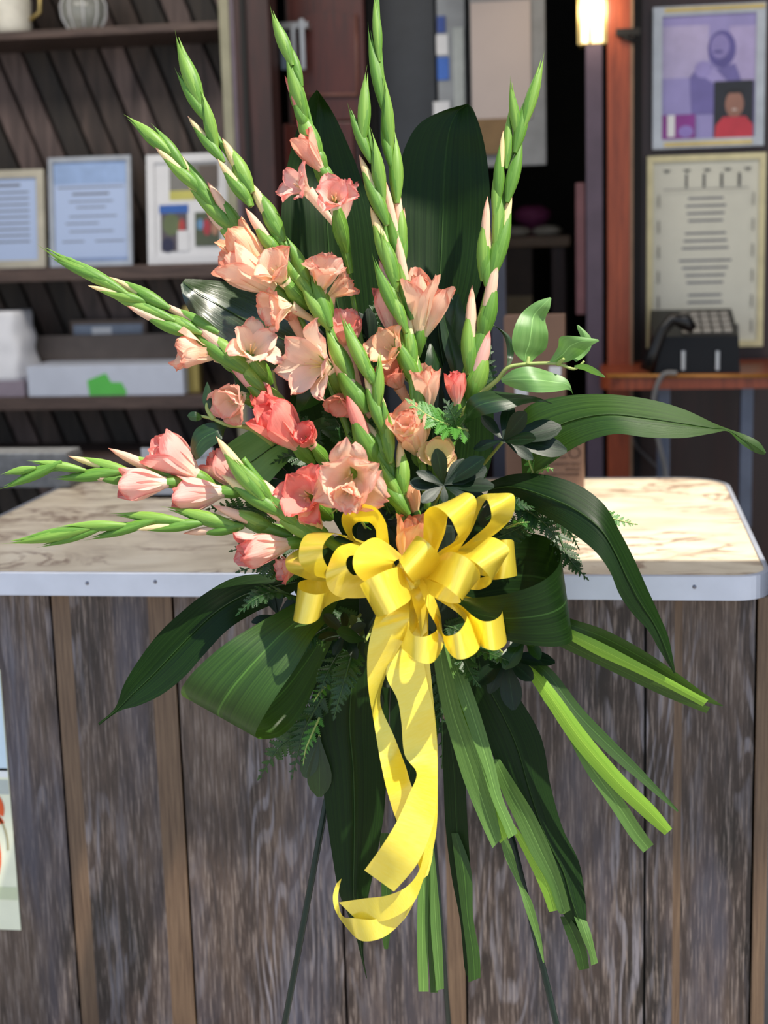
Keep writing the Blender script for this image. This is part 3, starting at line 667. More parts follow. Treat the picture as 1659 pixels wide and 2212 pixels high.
put(rc_(0, .36, 0, .2), pc('magenta', (132, 50, 136))); put(rc_(.06, .14, .02, .2), M['frame_white']); put(ell(.26, .06, .08, .05), pc('lilac', (140, 120, 190)))
q0, q1 = onY(1411, 16, YR - .03), onY(1650, 314, YR - .03)
for (x0_, x1_, z0_, z1_) in ((q0.x + .03, q1.x - .003, q0.z - .015, q0.z - .004), (q0.x + .03, q1.x - .03, q1.z + .005, q1.z + .016)): box('gold_inlay', x0_, x1_, YR - .033, YR - .03, z0_, z1_, M['gold'], o, .001)
o, put, lines = framed('certificate_frame', 'gold frame with a cream printed certificate on the dark wall', (1398, 338), (1648, 748), YR - .03, None, .016, plain('frame_pale_gold', srgb(206, 194, 150), .35, .3), plain('cert_cream', srgb(208, 206, 190), .45, 0, .03))
rows = []; zz = .79
for blk in (4, 3, 4, 2):
    for j in range(blk): wd = R.uniform(.15, .25); rows.append((.5 - wd, .5 + wd, zz, .012)); zz -= .041
    zz -= .028
lines(rows, M['ink']); orn_ = plain('ink_black', srgb(60, 60, 62), .6)
for r_ in [(.14 + .165 * i, .15 + .165 * i + .012, z_, .075) for i in range(1, 5) for z_ in (.855, .02)]: lines([r_], orn_, 'border_ornament')
for i in range(5): put([(.09 + .19 * i, .955), (.13 + .19 * i, .94), (.17 + .19 * i, .955)], orn_)
for r_ in [(u_, u_ + .01, .05 + .14 * i, .07) for i in range(6) for u_ in (.05, .94)]: lines([r_], orn_, 'border_ornament')
lines([(.1, .9, .845, .004)], M['ink'], 'rule')
# wall shelf with telephone
YSH = 1.5
q0, q1 = onY(1296, 812, YSH), onY(1700, 838, YSH)
ws = thing('telephone_shelf', 'polished cherry wood wall shelf with brass-coloured rim under the certificate', 'shelf', ((q0.x + q1.x) / 2, YR - .02, q1.z)); WL[ws.name] = Vector(ws.location)
SHT = q0.z
pts = rrect(q0.x, q1.x, YSH, YR - .001, (.01, .01, .01, .06)); prism('shelf_top', pts, q1.z, q0.z, M['orange_wood'], ws); strip('rim', (1310, 812), (1690, 812), .005, YSH - .002, plain('rim_gold', srgb(190, 130, 60), .3, .3), ws)
for a in (1420, 1600):
    r0 = onY(a, 838, YSH + .06); box('bracket_leg', r0.x, r0.x + .032, YSH + .06, YSH + .09, r0.z - .36, q1.z - .001, plain('bracket_bluegrey', srgb(92, 100, 118), .35, .3), ws, .003)
q0, q1 = onY(1405, 728, YSH + .04), onY(1598, 806, YSH + .04)
ph = thing('telephone', 'black desk telephone with handset on the cherry wall shelf', 'telephone', ((q0.x + q1.x) / 2, YSH + .13, SHT)); WL[ph.name] = Vector(ph.location)
v = [Vector(p) for p in ((q0.x, YSH + .03, SHT), (q1.x, YSH + .03, SHT), (q1.x, YSH + .26, SHT), (q0.x, YSH + .26, SHT), (q0.x + .004, YSH + .04, q0.z), (q1.x - .004, YSH + .04, q0.z), (q1.x - .006, YSH + .25, q0.z + .055), (q0.x + .006, YSH + .25, q0.z + .055))]
mk('phone_body', v, [(3, 2, 1, 0), (4, 5, 6, 7), (0, 1, 5, 4), (1, 2, 6, 5), (2, 3, 7, 6), (3, 0, 4, 7)], plain('phone_black', srgb(12, 12, 14), .4, spec=.25), ph, None, False)
km = plain('key_pale', srgb(168, 160, 148), .5); hx = (q1.x - q0.x)
for r_ in range(4):
    for c_ in range(5):
        u = .36 + .12 * c_; w_ = .12 + .2 * r_; b0 = v[4].lerp(v[5], u).lerp(v[7].lerp(v[6], u), w_)
        vv, ff = box_v(b0.x, b0.x + hx * .09, b0.y, b0.y + .028, b0.z, b0.z + .010); mk('key', vv, ff, km, ph, None, False)
hpts = [onY(a, b, YSH + .02 + .0 * i) for i, (a, b) in enumerate(((1398, 800), (1412, 760), (1430, 715), (1452, 690), (1480, 694), (1498, 712)))]
hs = tube('handset', hpts, [.02, .016, .014, .016, .022, .012], plain('handset_black', srgb(16, 16, 18), .3), ph, 10)
for a in (1472, 1546): pbox('silver_post', (a, 758), (a + 8, 800), YSH + .024, .006, M['silver'], ph, .001)
cd = [onY(*p, YSH - .03 + .01 * i) for i, p in enumerate(((1462, 806), (1432, 810), (1414, 850), (1412, 900), (1424, 960), (1436, 1010), (1440, 1060)))]
q = cr([tuple(p) for p in cd], 5); o = tube('cable', [Vector(p) for p in q], .0065, plain('cable_grey', srgb(126, 124, 122), .4)); tag(o, 'grey cable hanging from the telephone over the shelf edge', 'cable')
cd = cr([tuple(onY(*p, YR - .06)) for p in ((1360, 930), (1375, 965), (1400, 990), (1420, 1010), (1445, 1035), (1460, 1080))], 5)
o = tube('cable', [Vector(p) for p in cd], .004, plain('cable_dark_grey', srgb(90, 86, 84), .4)); tag(o, 'thin dark grey cable looping down the mahogany wall behind the counter', 'cable')
# ================================================================ EASEL and foam
M['wire'] = plain('easel_dark_green', srgb(22, 44, 38), .35, .3)
def floor_pt(px, py): return onZ(px, py, 0.004)
es = thing('easel', 'dark green wire easel with three thin legs holding up the flower spray', 'easel', (P(880, 1300, 9).x, P(880, 1300, 9).y, 0))
top = P(885, 1180, 9)
for (a, b) in (((705, 1730), (491, 2877)), ((1108, 1820), (1361, 2877))):
    tube('leg', [top, P(*a, 7), floor_pt(*b)], .0042, M['wire'], es)
bk_ = Vector((P(925, 1700, 14).x, -.09, 0.004)); tube('leg', [top, bk_ + Vector((0, 0, 0))], .004, M['wire'], es)
tube('crossbar', [P(800, 1350, 8.2), P(960, 1350, 8.2)], .0035, M['wire'], es)
fm = thing('foam_holder', 'dark green floral foam block hidden behind the bow, carrying all stems', 'foam', P(880, 1290, 3)); 
a, b = P(770, 1130, 2), P(985, 1400, 2)
mf_ = plain('foam_green', srgb(16, 34, 18), .9, bumps=.4)
blk = box('foam_block', a.x, b.x, min(a.y, b.y) - .0, max(a.y, b.y) + .05, b.z, a.z, mf_, fm, .01)

# ================================================================ LEAVES (stations in pixels, depth in cm)
def leaf(label, st, mat='aspid', name='broad_leaf', stem=None, group=None, **kw):
    x, y, d = (st[0][0] + st[0][2]) / 2, (st[0][1] + st[0][3]) / 2, (st[0][4] + st[0][5]) / 2
    o = thing(name, label, 'leaf', P(x, y, d), group or 'broad dark leaves of the flower spray')
    sheet('blade', st, M[mat], o, **{k_: v_ for k_, v_ in kw.items() if k_ != 'rib'})
    q = cr([((s[0] + s[2]) / 2, (s[1] + s[3]) / 2, (s[4] + s[5]) / 2 + kw.get('fold', 0) * min(1, math.hypot(s[0] - s[2], s[1] - s[3]) / 60) - .12) for s in st], 4)
    if kw.get('rib', True) and name == 'broad_leaf':
        n = len(q); tube('midrib', [P(*p) for p in q[:-1]], [.0009 * (1 - .6 * i / n) for i in range(n - 1)], M['aspid_mid'], o, 5)
    if stem: tube('stalk', [P(*p) for p in cr(stem, 5)], .003, M['stem_dark'], o, 6)
    return o
leaf('tall dark green leaf standing upright behind the pinkest gladiolus, left of centre at the top',
     [(700, 800, 790, 800, 6, 6), (650, 700, 822, 700, 7, 8), (608, 570, 818, 570, 8, 9), (607, 470, 803, 460, 8, 10), (618, 370, 775, 370, 9, 11), (640, 285, 742, 290, 9, 11), (664, 222, 716, 238, 10, 11), (684, 194, 687, 196, 10, 10)], fold=1.6)
leaf('broad dark green leaf with pale midrib, standing upright right of centre at the top',
     [(920, 800, 1000, 800, 6, 6), (880, 690, 1010, 700, 7, 7), (862, 570, 1040, 610, 9, 7), (856, 460, 1055, 520, 10, 8), (860, 380, 1058, 420, 11, 8), (875, 318, 1052, 345, 11, 9), (905, 268, 1040, 285, 11, 9), (955, 240, 1024, 240, 11, 10), (1010, 224, 1014, 226, 11, 11)], fold=1.3)
leaf('glossy dark leaf with bright highlights, poking out left above the open peach flower',
     [(640, 800, 700, 720, 5, 5), (560, 790, 650, 670, 5, 6), (480, 740, 575, 640, 5, 8), (425, 695, 505, 612, 5, 9), (398, 650, 440, 604, 5, 8), (390, 615, 400, 602, 6, 7)], 'aspid_gloss', fold=-.8)
leaf('long mid-green leaf arching out to the right edge above the counter',
     [(1120, 900, 1130, 1050, 3, 2), (1150, 872, 1175, 1012, 2, 0), (1215, 856, 1250, 962, 1, -2), (1300, 851, 1325, 938, 0, -4), (1395, 861, 1400, 945, 0, -5), (1475, 883, 1475, 946, 0, -5), (1540, 913, 1540, 936, -1, -4), (1570, 925, 1572, 932, -1, -3), (1612, 940, 1600, 958, -1, -2), (1640, 955, 1632, 978, -1, -1), (1655, 977, 1652, 982, -1, -1)], 'aspid_mid', fold=-.7)
leaf('long dark leaf arching to the right and down in front of the counter edge',
     [(1060, 1040, 1050, 1075, 0, 0), (1110, 1024, 1110, 1080, -2, -3), (1180, 1026, 1190, 1122, -4, -6), (1250, 1048, 1248, 1160, -5, -8), (1305, 1090, 1290, 1196, -6, -9), (1340, 1150, 1318, 1236, -6, -9), (1370, 1208, 1338, 1284, -6, -8), (1400, 1275, 1366, 1325, -5, -7), (1425, 1330, 1400, 1362, -4, -6), (1445, 1380, 1425, 1405, -4, -5), (1459, 1453, 1456, 1455, -4, -4)], fold=-1.0)
leaf('dark leaf curled into a wide roll, right of the bow',
     [(1000, 1190, 1010, 1340, 2, 2), (1060, 1166, 1080, 1330, 3, 3), (1125, 1152, 1150, 1335, 3, 3), (1180, 1160, 1205, 1350, 0, 0), (1210, 1190, 1234, 1370, -4, -3), (1206, 1222, 1232, 1388, -8, -7), (1180, 1250, 1200, 1397, -11, -9), (1135, 1272, 1150, 1394, -12, -10), (1075, 1286, 1100, 1385, -11, -9), (1010, 1292, 1050, 1360, -9, -7), (960, 1290, 990, 1330, -6, -5)], rib=False, n=9)
leaf('long pointed leaf reaching down to the lower left over the wooden boards',
     [(640, 1245, 645, 1270, 2, 2), (560, 1240, 600, 1300, 2, 1), (500, 1250, 545, 1326, 2, 0), (440, 1284, 490, 1362, 2, -2), (385, 1328, 440, 1415, 3, -3), (340, 1372, 398, 1462, 3, -3), (300, 1425, 350, 1500, 3, -2), (268, 1478, 300, 1524, 2, -1), (248, 1530, 258, 1536, 1, 0), (212, 1562, 214, 1567, 1, 1)], fold=-.9)
leaf('broad glossy leaf bent back under itself, lower left of the bow',
     [(700, 1265, 730, 1300, -1, -1), (640, 1300, 712, 1335, -3, -3), (560, 1345, 680, 1372, -6, -7), (485, 1392, 640, 1440, -8, -9), (425, 1444, 594, 1508, -8, -10), (396, 1480, 560, 1565, -7, -9), (392, 1500, 552, 1590, -5, -7), (410, 1508, 570, 1597, -3, -5), (470, 1505, 612, 1586, 0, -2), (560, 1460, 652, 1540, 2, 0), (640, 1390, 690, 1460, 3, 2), (700, 1330, 720, 1380, 3, 3)], 'aspid_mid', rib=False, n=8, fold=-.3)  # lighter leaf green stands in for the sun on this leaf
leaf('very dark long leaf hanging down behind the ribbon tails',
     [(720, 1380, 830, 1370, 3, 3), (682, 1470, 842, 1450, 2, 4), (671, 1560, 840, 1560, 2, 5), (690, 1650, 836, 1660, 2, 5), (703, 1745, 829, 1760, 2, 5), (718, 1850, 812, 1860, 2, 5), (733, 1930, 795, 1940, 2, 4), (762, 2000, 788, 2000, 3, 4), (778, 2060, 785, 2060, 3, 3), (791, 2113, 793, 2114, 3, 3)], fold=-1.8)
leaf('wide dark leaf running down to the lower right behind the light green blades',
     [(960, 1400, 1040, 1390, 4, 4), (1010, 1500, 1110, 1490, 4, 5), (1060, 1620, 1168, 1590, 4, 6), (1100, 1720, 1190, 1700, 4, 6), (1140, 1820, 1216, 1790, 4, 6), (1182, 1900, 1250, 1860, 4, 6), (1208, 1960, 1263, 1930, 4, 5), (1240, 2010, 1267, 1985, 4, 4), (1258, 2026, 1266, 2022, 4, 4)], fold=-1.0)
leaf('short light green leaf showing behind the pink gladioli at left centre',
     [(640, 930, 660, 960, 3, 3), (580, 915, 610, 1010, 2, 1), (520, 940, 560, 1060, 2, 0), (475, 975, 500, 1075, 1, 0), (455, 1010, 465, 1062, 1, 0), (452, 1045, 455, 1055, 1, 1)], 'salal', fold=-.5)

leaf('dark leaf hanging straight behind the ribbon tails, right of the very dark long leaf',
     [(850, 1330, 930, 1330, 5, 5), (845, 1450, 950, 1450, 5, 5), (842, 1560, 950, 1560, 5, 5), (846, 1650, 930, 1650, 5, 5), (850, 1740, 895, 1740, 5, 5), (858, 1800, 862, 1800, 5, 5)], fold=-.6)
leaf('dark leaf lying behind the left half of the bow, over the counter edge',
     [(860, 1180, 840, 1300, 5, 5), (790, 1150, 780, 1330, 5, 5), (720, 1160, 710, 1330, 5, 5), (660, 1190, 650, 1300, 5, 5), (625, 1230, 622, 1240, 5, 5)], fold=-.6)
leaf('dark leaf lying behind the right half of the bow',
     [(860, 1180, 880, 1330, 5, 5), (940, 1110, 970, 1350, 5, 5), (1010, 1090, 1030, 1330, 5, 5), (1070, 1110, 1080, 1260, 5, 5), (1110, 1160, 1112, 1170, 5, 5)], fold=-.6)
leaf('broad dark leaf deep behind the bases of the centre and right gladioli',
     [(880, 1120, 1010, 1110, 6, 6), (860, 1000, 1060, 1000, 7, 7), (880, 880, 1066, 880, 7, 7), (900, 770, 1056, 790, 8, 8), (930, 680, 1020, 700, 8, 8), (965, 630, 985, 635, 8, 8)], fold=.8)
leaf('broad dark leaf deep behind the blush bloom and the short centre spike',
     [(880, 1180, 760, 1190, 6, 6), (860, 1060, 700, 1090, 7, 7), (830, 960, 640, 1000, 7, 7), (790, 880, 620, 900, 7, 7), (730, 810, 640, 830, 7, 7), (680, 780, 672, 784, 7, 7)], fold=.8)
def blades(label, parts, name='folded_leaf', group=None, **kw):
    s = parts[0][0][0]; o = thing(name, label, 'leaf', P((s[0] + s[2]) / 2, (s[1] + s[3]) / 2, s[4]), group or 'narrow folded leaves below the bow')
    for i, (st, m) in enumerate(parts):
        sheet('blade', st, M[m], o, cols=5, fold=.35 * (-1) ** i, seed=i, **kw)
    return o
blades('light green folded blades cut square, hanging right below the bow', [
    ([(935, 1390, 962, 1390, -2, -2), (940, 1450, 975, 1450, -2, -3), (955, 1530, 996, 1530, -2, -3), (975, 1600, 1022, 1600, -2, -3), (1003, 1690, 1052, 1680, -2, -3), (1040, 1780, 1075, 1770, -2, -2), (1064, 1832, 1083, 1812, -2, -2)], 'strip'),
    ([(955, 1400, 965, 1400, -1.5, -1.5), (978, 1520, 1010, 1520, -1.6, -2), (1010, 1620, 1046, 1620, -1.6, -2), (1045, 1720, 1072, 1710, -1.6, -2), (1068, 1790, 1090, 1780, -1.6, -2), (1080, 1822, 1096, 1808, -1.6, -2)], 'strip_bright'),
    ([(958, 1390, 985, 1400, -3, -2.4), (975, 1460, 1012, 1470, -3, -2.2), (1005, 1550, 1040, 1550, -3, -2.2), (1035, 1640, 1066, 1640, -3, -2), (1060, 1720, 1085, 1720, -3, -2), (1085, 1780, 1106, 1770, -3, -2), (1098, 1812, 1118, 1800, -3, -2)], 'strip')])
blades('light green folded blade with a yellow-green stripe, ending above the right easel leg', [
    ([(1062, 1640, 1080, 1640, 1, 1), (1080, 1700, 1112, 1690, 1, 0), (1112, 1770, 1155, 1760, 1, 0), (1150, 1850, 1188, 1830, 1, 0), (1185, 1910, 1214, 1900, 1, 0), (1205, 1968, 1231, 1960, 1, 0), (1219, 1974, 1231, 1966, 1, 0)], 'strip'),
    ([(1100, 1780, 1110, 1780, 1.4, 1.2), (1120, 1820, 1140, 1820, 1.6, 1.2), (1150, 1880, 1180, 1875, 1.6, 1.2), (1172, 1930, 1200, 1920, 1.6, 1.2), (1186, 1970, 1212, 1965, 1.6, 1.2)], 'strip_bright')])
blades('dark green narrow folded blade hanging straight down right of the ribbon tails', [
    ([(950, 1560, 985, 1560, 2, 1), (957, 1660, 1003, 1660, 2, 1), (962, 1780, 1010, 1780, 2, 1), (975, 1890, 1017, 1890, 2, 1), (994, 1990, 1020, 2010, 2, 1), (1002, 2080, 1018, 2080, 2, 1.5), (1008, 2108, 1014, 2106, 2, 2)], 'aspid'),
    ([(975, 1800, 990, 1800, 1, 1), (985, 1880, 1018, 1880, .8, .8), (998, 1980, 1022, 1980, .8, .8), (1008, 2060, 1036, 2060, .8, .8), (1012, 2122, 1038, 2112, .8, .8)], 'aspid_mid')])
blades('pair of pale green blades with cut ends, lowest of all, below the ribbon tails', [
    ([(925, 1700, 935, 1700, 3, 3), (912, 1850, 930, 1850, 2, 2), (903, 1930, 926, 1930, 1.5, 2), (901, 2030, 924, 2030, 1.5, 2), (904, 2142, 926, 2142, 1.5, 2)], 'strip'),
    ([(920, 1850, 930, 1850, 2.4, 2.4), (916, 1960, 936, 1960, 2.2, 2.2), (924, 2050, 942, 2050, 2.2, 2.2), (930, 2144, 946, 2144, 2.2, 2.2)], 'aspid_mid'),
    ([(928, 1820, 936, 1820, 1.6, 1.4), (930, 1900, 944, 1900, 1.2, 1), (930, 1990, 952, 1990, 1.2, 1), (936, 2070, 957, 2070, 1.2, 1), (943, 2140, 959, 2136, 1.2, 1)], 'strip')])
blades('cut yellow-green stub under the wide dark leaf, lower right', [
    ([(1210, 1980, 1230, 1980, 5, 4), (1224, 2020, 1250, 2010, 4, 3), (1240, 2060, 1266, 2050, 3.6, 3), (1250, 2096, 1273, 2092, 3.6, 3)], 'aspid_mid'),
    ([(1240, 1980, 1268, 1990, 3.4, 3.4), (1255, 2020, 1278, 2020, 3, 3), (1272, 2060, 1287, 2060, 3, 3), (1277, 2086, 1292, 2080, 3, 3)], 'strip')])
blades('dark folded blade with a bright yellow-green centre, pointing right under the curled leaf', [
    ([(1180, 1320, 1165, 1340, 0, 0), (1238, 1338, 1228, 1362, -2, -2), (1310, 1362, 1300, 1392, -3, -2), (1390, 1405, 1376, 1432, -3, -2), (1460, 1452, 1450, 1470, -3, -2), (1525, 1500, 1518, 1512, -3, -2), (1562, 1524, 1560, 1526, -3, -3)], 'aspid_mid'),
    ([(1170, 1330, 1160, 1350, .2, .2), (1232, 1358, 1226, 1380, -2.2, -2.2), (1300, 1388, 1290, 1415, -3, -2.6), (1380, 1430, 1368, 1450, -3, -2.6), (1450, 1468, 1442, 1486, -3, -2.6), (1530, 1512, 1518, 1526, -3, -2.6)], 'strip_bright'),
    ([(1165, 1345, 1150, 1365, 0, .4), (1228, 1378, 1216, 1400, -1.6, -.6), (1290, 1412, 1280, 1430, -2, -.6), (1370, 1450, 1358, 1468, -2, -1), (1450, 1490, 1440, 1506, -2, -1), (1534, 1528, 1526, 1541, -2, -1)], 'aspid_mid')])
blades('three narrow blades fanning to the lower right, the middle one bright green', [
    ([(1130, 1430, 1160, 1420, 0, 0), (1170, 1460, 1200, 1455, -1, -1), (1230, 1545, 1258, 1530, -2, -1.4), (1310, 1625, 1330, 1605, -2, -1.4), (1385, 1690, 1398, 1675, -2, -1.6), (1463, 1754, 1466, 1751, -2, -2)], 'aspid_mid'),
    ([(1128, 1440, 1150, 1430, 0, 0), (1180, 1520, 1206, 1500, -1.6, -2), (1240, 1610, 1270, 1586, -1.6, -2.2), (1320, 1700, 1346, 1675, -1.6, -2.2), (1390, 1765, 1412, 1740, -1.6, -2.2), (1436, 1804, 1452, 1790, -1.6, -2)], 'strip_bright'),
    ([(1165, 1500, 1175, 1495, -.5, -.5), (1225, 1590, 1240, 1590, -1, -1), (1265, 1665, 1290, 1650, -1, -1.4), (1320, 1745, 1348, 1730, -1, -1.4), (1360, 1806, 1386, 1788, -1, -1.4), (1390, 1842, 1412, 1824, -1, -1.4)], 'strip')])
blades('thin pointed blade crossing the right easel leg', [
    ([(1078, 1800, 1090, 1800, 3, 3), (1090, 1850, 1108, 1840, 3, 3), (1118, 1910, 1126, 1905, 3, 3), (1135, 1965, 1150, 1950, 2.4, 2.4), (1158, 2030, 1168, 2020, 3, 3), (1173, 2080, 1176, 2079, 3, 3)], 'strip')])
blades('short cut stub of blade peeping out below the ribbon curl', [
    ([(820, 1800, 840, 1800, 5, 5), (824, 1930, 846, 1925, 5, 5), (822, 2000, 846, 1995, 4, 4), (830, 2050, 838, 2050, 4, 4)], 'aspid_mid')])

# ================================================================ RIBBON BOW
Z6 = lambda x1, y1, x2, y2, d1, d2: (580 + x1 / 2.9625, 1040 + y1 / 2.9625, 580 + x2 / 2.9625, 1040 + y2 / 2.9625, d1, d2)
Z2 = lambda x1, y1, x2, y2, d1, d2: (560 + x1 / 3.614, 1600 + y1 / 3.614, 560 + x2 / 3.614, 1600 + y2 / 3.614, d1, d2)
bow = thing('ribbon_bow', 'large yellow satin ribbon bow with many loops and long tails, tied on the flower spray', 'bow', P(877, 1245, -8))
def loop(st, conv=Z6, nm='loop', n=9): return sheet(nm, st, M['ribbon'], bow, n=n, cols=6, scale=conv)
loop([(820, 560, 800, 560, -6, -5), (785, 470, 700, 430, -8, -6), (770, 380, 690, 355, -10, -7), (750, 262, 686, 310, -12, -8), (690, 172, 655, 268, -13, -8), (610, 145, 612, 257, -13, -8), (520, 160, 565, 265, -12, -7), (468, 230, 536, 300, -11, -7), (490, 320, 545, 350, -10, -6), (560, 395, 600, 400, -8, -5), (700, 500, 720, 470, -5, -5)])
loop([(800, 560, 760, 500, -6, -5), (700, 470, 640, 400, -8, -5), (560, 395, 470, 340, -10, -6), (440, 335, 320, 322, -13, -9), (372, 372, 232, 350, -16, -11), (345, 440, 197, 430, -17, -13), (360, 515, 203, 525, -16, -13), (410, 575, 270, 592, -13, -11), (520, 620, 400, 625, -10, -9), (700, 600, 640, 640, -7, -7)])
loop([(600, 450, 500, 400, -4, -3), (400, 420, 300, 380, -5, -3), (300, 465, 195, 432, -8, -5), (255, 500, 130, 475, -11, -7), (238, 530, 108, 512, -12, -8), (245, 560, 125, 570, -12, -8), (300, 590, 200, 608, -10, -8), (400, 600, 300, 636, -8, -7), (600, 600, 560, 650, -6, -6)])
loop([(700, 600, 740, 700, -5, -5), (600, 610, 640, 720, -5, -5), (400, 620, 470, 745, -3, -3), (250, 628, 300, 840, -5, -4), (192, 650, 180, 872, -9, -8), (205, 695, 163, 893, -13, -12), (290, 723, 245, 914, -15, -14), (357, 716, 320, 880, -14, -13), (402, 700, 368, 795, -11, -11), (520, 650, 520, 740, -9, -8), (700, 600, 700, 680, -7, -7)])
loop([(760, 520, 720, 450, -8, -7), (650, 450, 592, 395, -11, -9), (570, 470, 510, 398, -14, -11), (515, 480, 435, 432, -16, -13), (496, 525, 383, 535, -17, -14), (515, 575, 366, 620, -17, -14), (560, 610, 395, 700, -15, -13), (620, 625, 470, 742, -13, -12), (760, 640, 620, 745, -10, -10), (850, 640, 760, 720, -8, -8)])
loop([(850, 520, 850, 470, -9, -8), (840, 500, 760, 395, -11, -11), (828, 498, 675, 360, -13, -13), (815, 505, 590, 408, -14, -17), (803, 515, 543, 485, -14, -20), (795, 530, 548, 565, -14, -20), (795, 550, 600, 630, -13, -18), (810, 565, 680, 660, -12, -15), (850, 590, 800, 680, -10, -10)])
loop([(900, 620, 900, 680, -10, -10), (760, 640, 820, 800, -11, -11), (640, 680, 720, 860, -13, -13), (588, 668, 690, 866, -16, -16), (598, 650, 715, 862, -19, -19), (660, 615, 770, 845, -21, -21), (740, 575, 850, 800, -20, -20), (825, 548, 907, 757, -16, -16), (870, 570, 910, 700, -13, -13), (900, 610, 905, 650, -10, -10)])
loop([(900, 640, 960, 600, -9, -9), (850, 540, 960, 440, -11, -11), (834, 503, 942, 350, -14, -13), (850, 530, 990, 365, -17, -16), (885, 590, 1045, 415, -18, -17), (925, 638, 1095, 485, -15, -14), (940, 640, 1085, 600, -11, -11), (930, 640, 1000, 640, -9, -9)])
loop([(960, 640, 1000, 650, -8, -8), (985, 530, 1050, 560, -9, -8), (990, 380, 1082, 445, -10, -9), (993, 270, 1128, 330, -12, -10), (1000, 200, 1150, 215, -14, -11), (1050, 160, 1200, 110, -17, -12), (1115, 188, 1255, 72, -19, -13), (1165, 240, 1312, 90, -20, -14), (1195, 300, 1332, 150, -19, -14), (1215, 362, 1300, 275, -16, -13), (1170, 400, 1260, 370, -13, -12), (1085, 455, 1215, 442, -11, -10), (980, 580, 1080, 600, -8, -8)])
loop([(980, 600, 960, 580, -7, -7), (1190, 450, 1150, 430, -7, -6), (1290, 330, 1230, 300, -9, -7), (1350, 190, 1310, 135, -12, -9), (1388, 122, 1370, 85, -14, -11), (1408, 135, 1465, 76, -16, -12), (1424, 190, 1560, 80, -17, -13), (1424, 240, 1578, 140, -16, -13), (1390, 290, 1552, 238, -14, -12), (1320, 350, 1440, 345, -11, -10), (1210, 440, 1280, 440, -9, -9), (1060, 560, 1100, 600, -7, -7)])
loop([(1000, 620, 1060, 560, -8, -7), (1130, 500, 1230, 420, -10, -8), (1220, 480, 1350, 378, -13, -11), (1290, 498, 1440, 358, -17, -14), (1350, 540, 1540, 430, -18, -15), (1405, 598, 1505, 510, -16, -14), (1425, 648, 1450, 600, -13, -12), (1365, 688, 1390, 610, -10, -10), (1290, 690, 1300, 620, -8, -8), (1100, 640, 1120, 580, -7, -7)])
loop([(1150, 500, 1150, 600, -4, -4), (1350, 420, 1350, 600, -5, -5), (1430, 385, 1430, 628, -8, -8), (1500, 373, 1500, 622, -10, -9), (1553, 372, 1560, 612, -9, -8), (1568, 390, 1590, 600, -6, -5), (1500, 400, 1520, 600, -3, -3), (1300, 450, 1300, 600, -3, -3)])
loop([(960, 600, 960, 640, -9, -9), (1060, 500, 1010, 620, -11, -11), (1150, 452, 1072, 640, -15, -15), (1215, 462, 1130, 670, -18, -18), (1290, 505, 1200, 725, -19, -19), (1352, 583, 1242, 760, -16, -16), (1330, 640, 1220, 740, -13, -13), (1180, 620, 1120, 690, -11, -11), (1000, 620, 980, 680, -9, -9)])
loop([(920, 640, 970, 650, -9, -9), (912, 760, 970, 790, -11, -9), (898, 860, 950, 930, -12, -9), (898, 935, 850, 1040, -14, -12), (930, 985, 895, 1105, -16, -15), (1000, 993, 975, 1160, -17, -17), (1050, 972, 1055, 1155, -16, -16), (1078, 942, 1115, 1060, -13, -13), (1050, 880, 1115, 980, -11, -11), (990, 790, 1075, 830, -9, -9), (930, 680, 1000, 690, -8, -8)])
loop([(960, 640, 1010, 640, -9, -8), (1020, 760, 1060, 740, -10, -8), (1075, 860, 1100, 850, -12, -9), (1118, 975, 1125, 1035, -15, -14), (1165, 986, 1185, 1125, -18, -18), (1220, 958, 1250, 1136, -19, -19), (1257, 905, 1325, 1098, -17, -17), (1267, 855, 1358, 1035, -14, -14), (1210, 800, 1340, 940, -10, -10), (1080, 710, 1230, 800, -8, -8), (960, 640, 1080, 720, -7, -7)])
loop([(980, 640, 1020, 720, -8, -8), (1150, 740, 1220, 850, -9, -9), (1240, 800, 1290, 960, -11, -11), (1310, 862, 1350, 1045, -14, -14), (1370, 893, 1395, 1072, -16, -16), (1430, 892, 1455, 1081, -16, -16), (1480, 862, 1512, 1050, -13, -13), (1494, 818, 1522, 1000, -10, -10), (1440, 782, 1480, 900, -7, -6), (1260, 732, 1300, 830, -6, -5), (1020, 650, 1060, 740, -6, -6)])
loop([(960, 600, 940, 680, -10, -10), (1050, 640, 1010, 710, -13, -12), (1130, 665, 1080, 750, -15, -14), (1200, 710, 1160, 778, -15, -14), (1232, 765, 1226, 778, -14, -14)], nm='folded_strip')
loop([(870, 600, 900, 560, -10, -10), (900, 680, 950, 620, -12, -11), (930, 800, 985, 720, -12, -11), (960, 900, 1010, 800, -11, -10), (975, 1000, 1015, 960, -9, -9)], nm='folded_strip')
loop([(930, 610, 960, 590, -11, -11), (975, 700, 1010, 660, -13, -12), (1020, 820, 1060, 740, -13, -12), (1085, 940, 1100, 860, -11, -10)], nm='folded_strip')
loop([(840, 510, 880, 500, -13, -12), (862, 560, 905, 540, -15, -13), (890, 620, 930, 580, -15, -13), (930, 660, 950, 610, -13, -12)], nm='folded_strip')
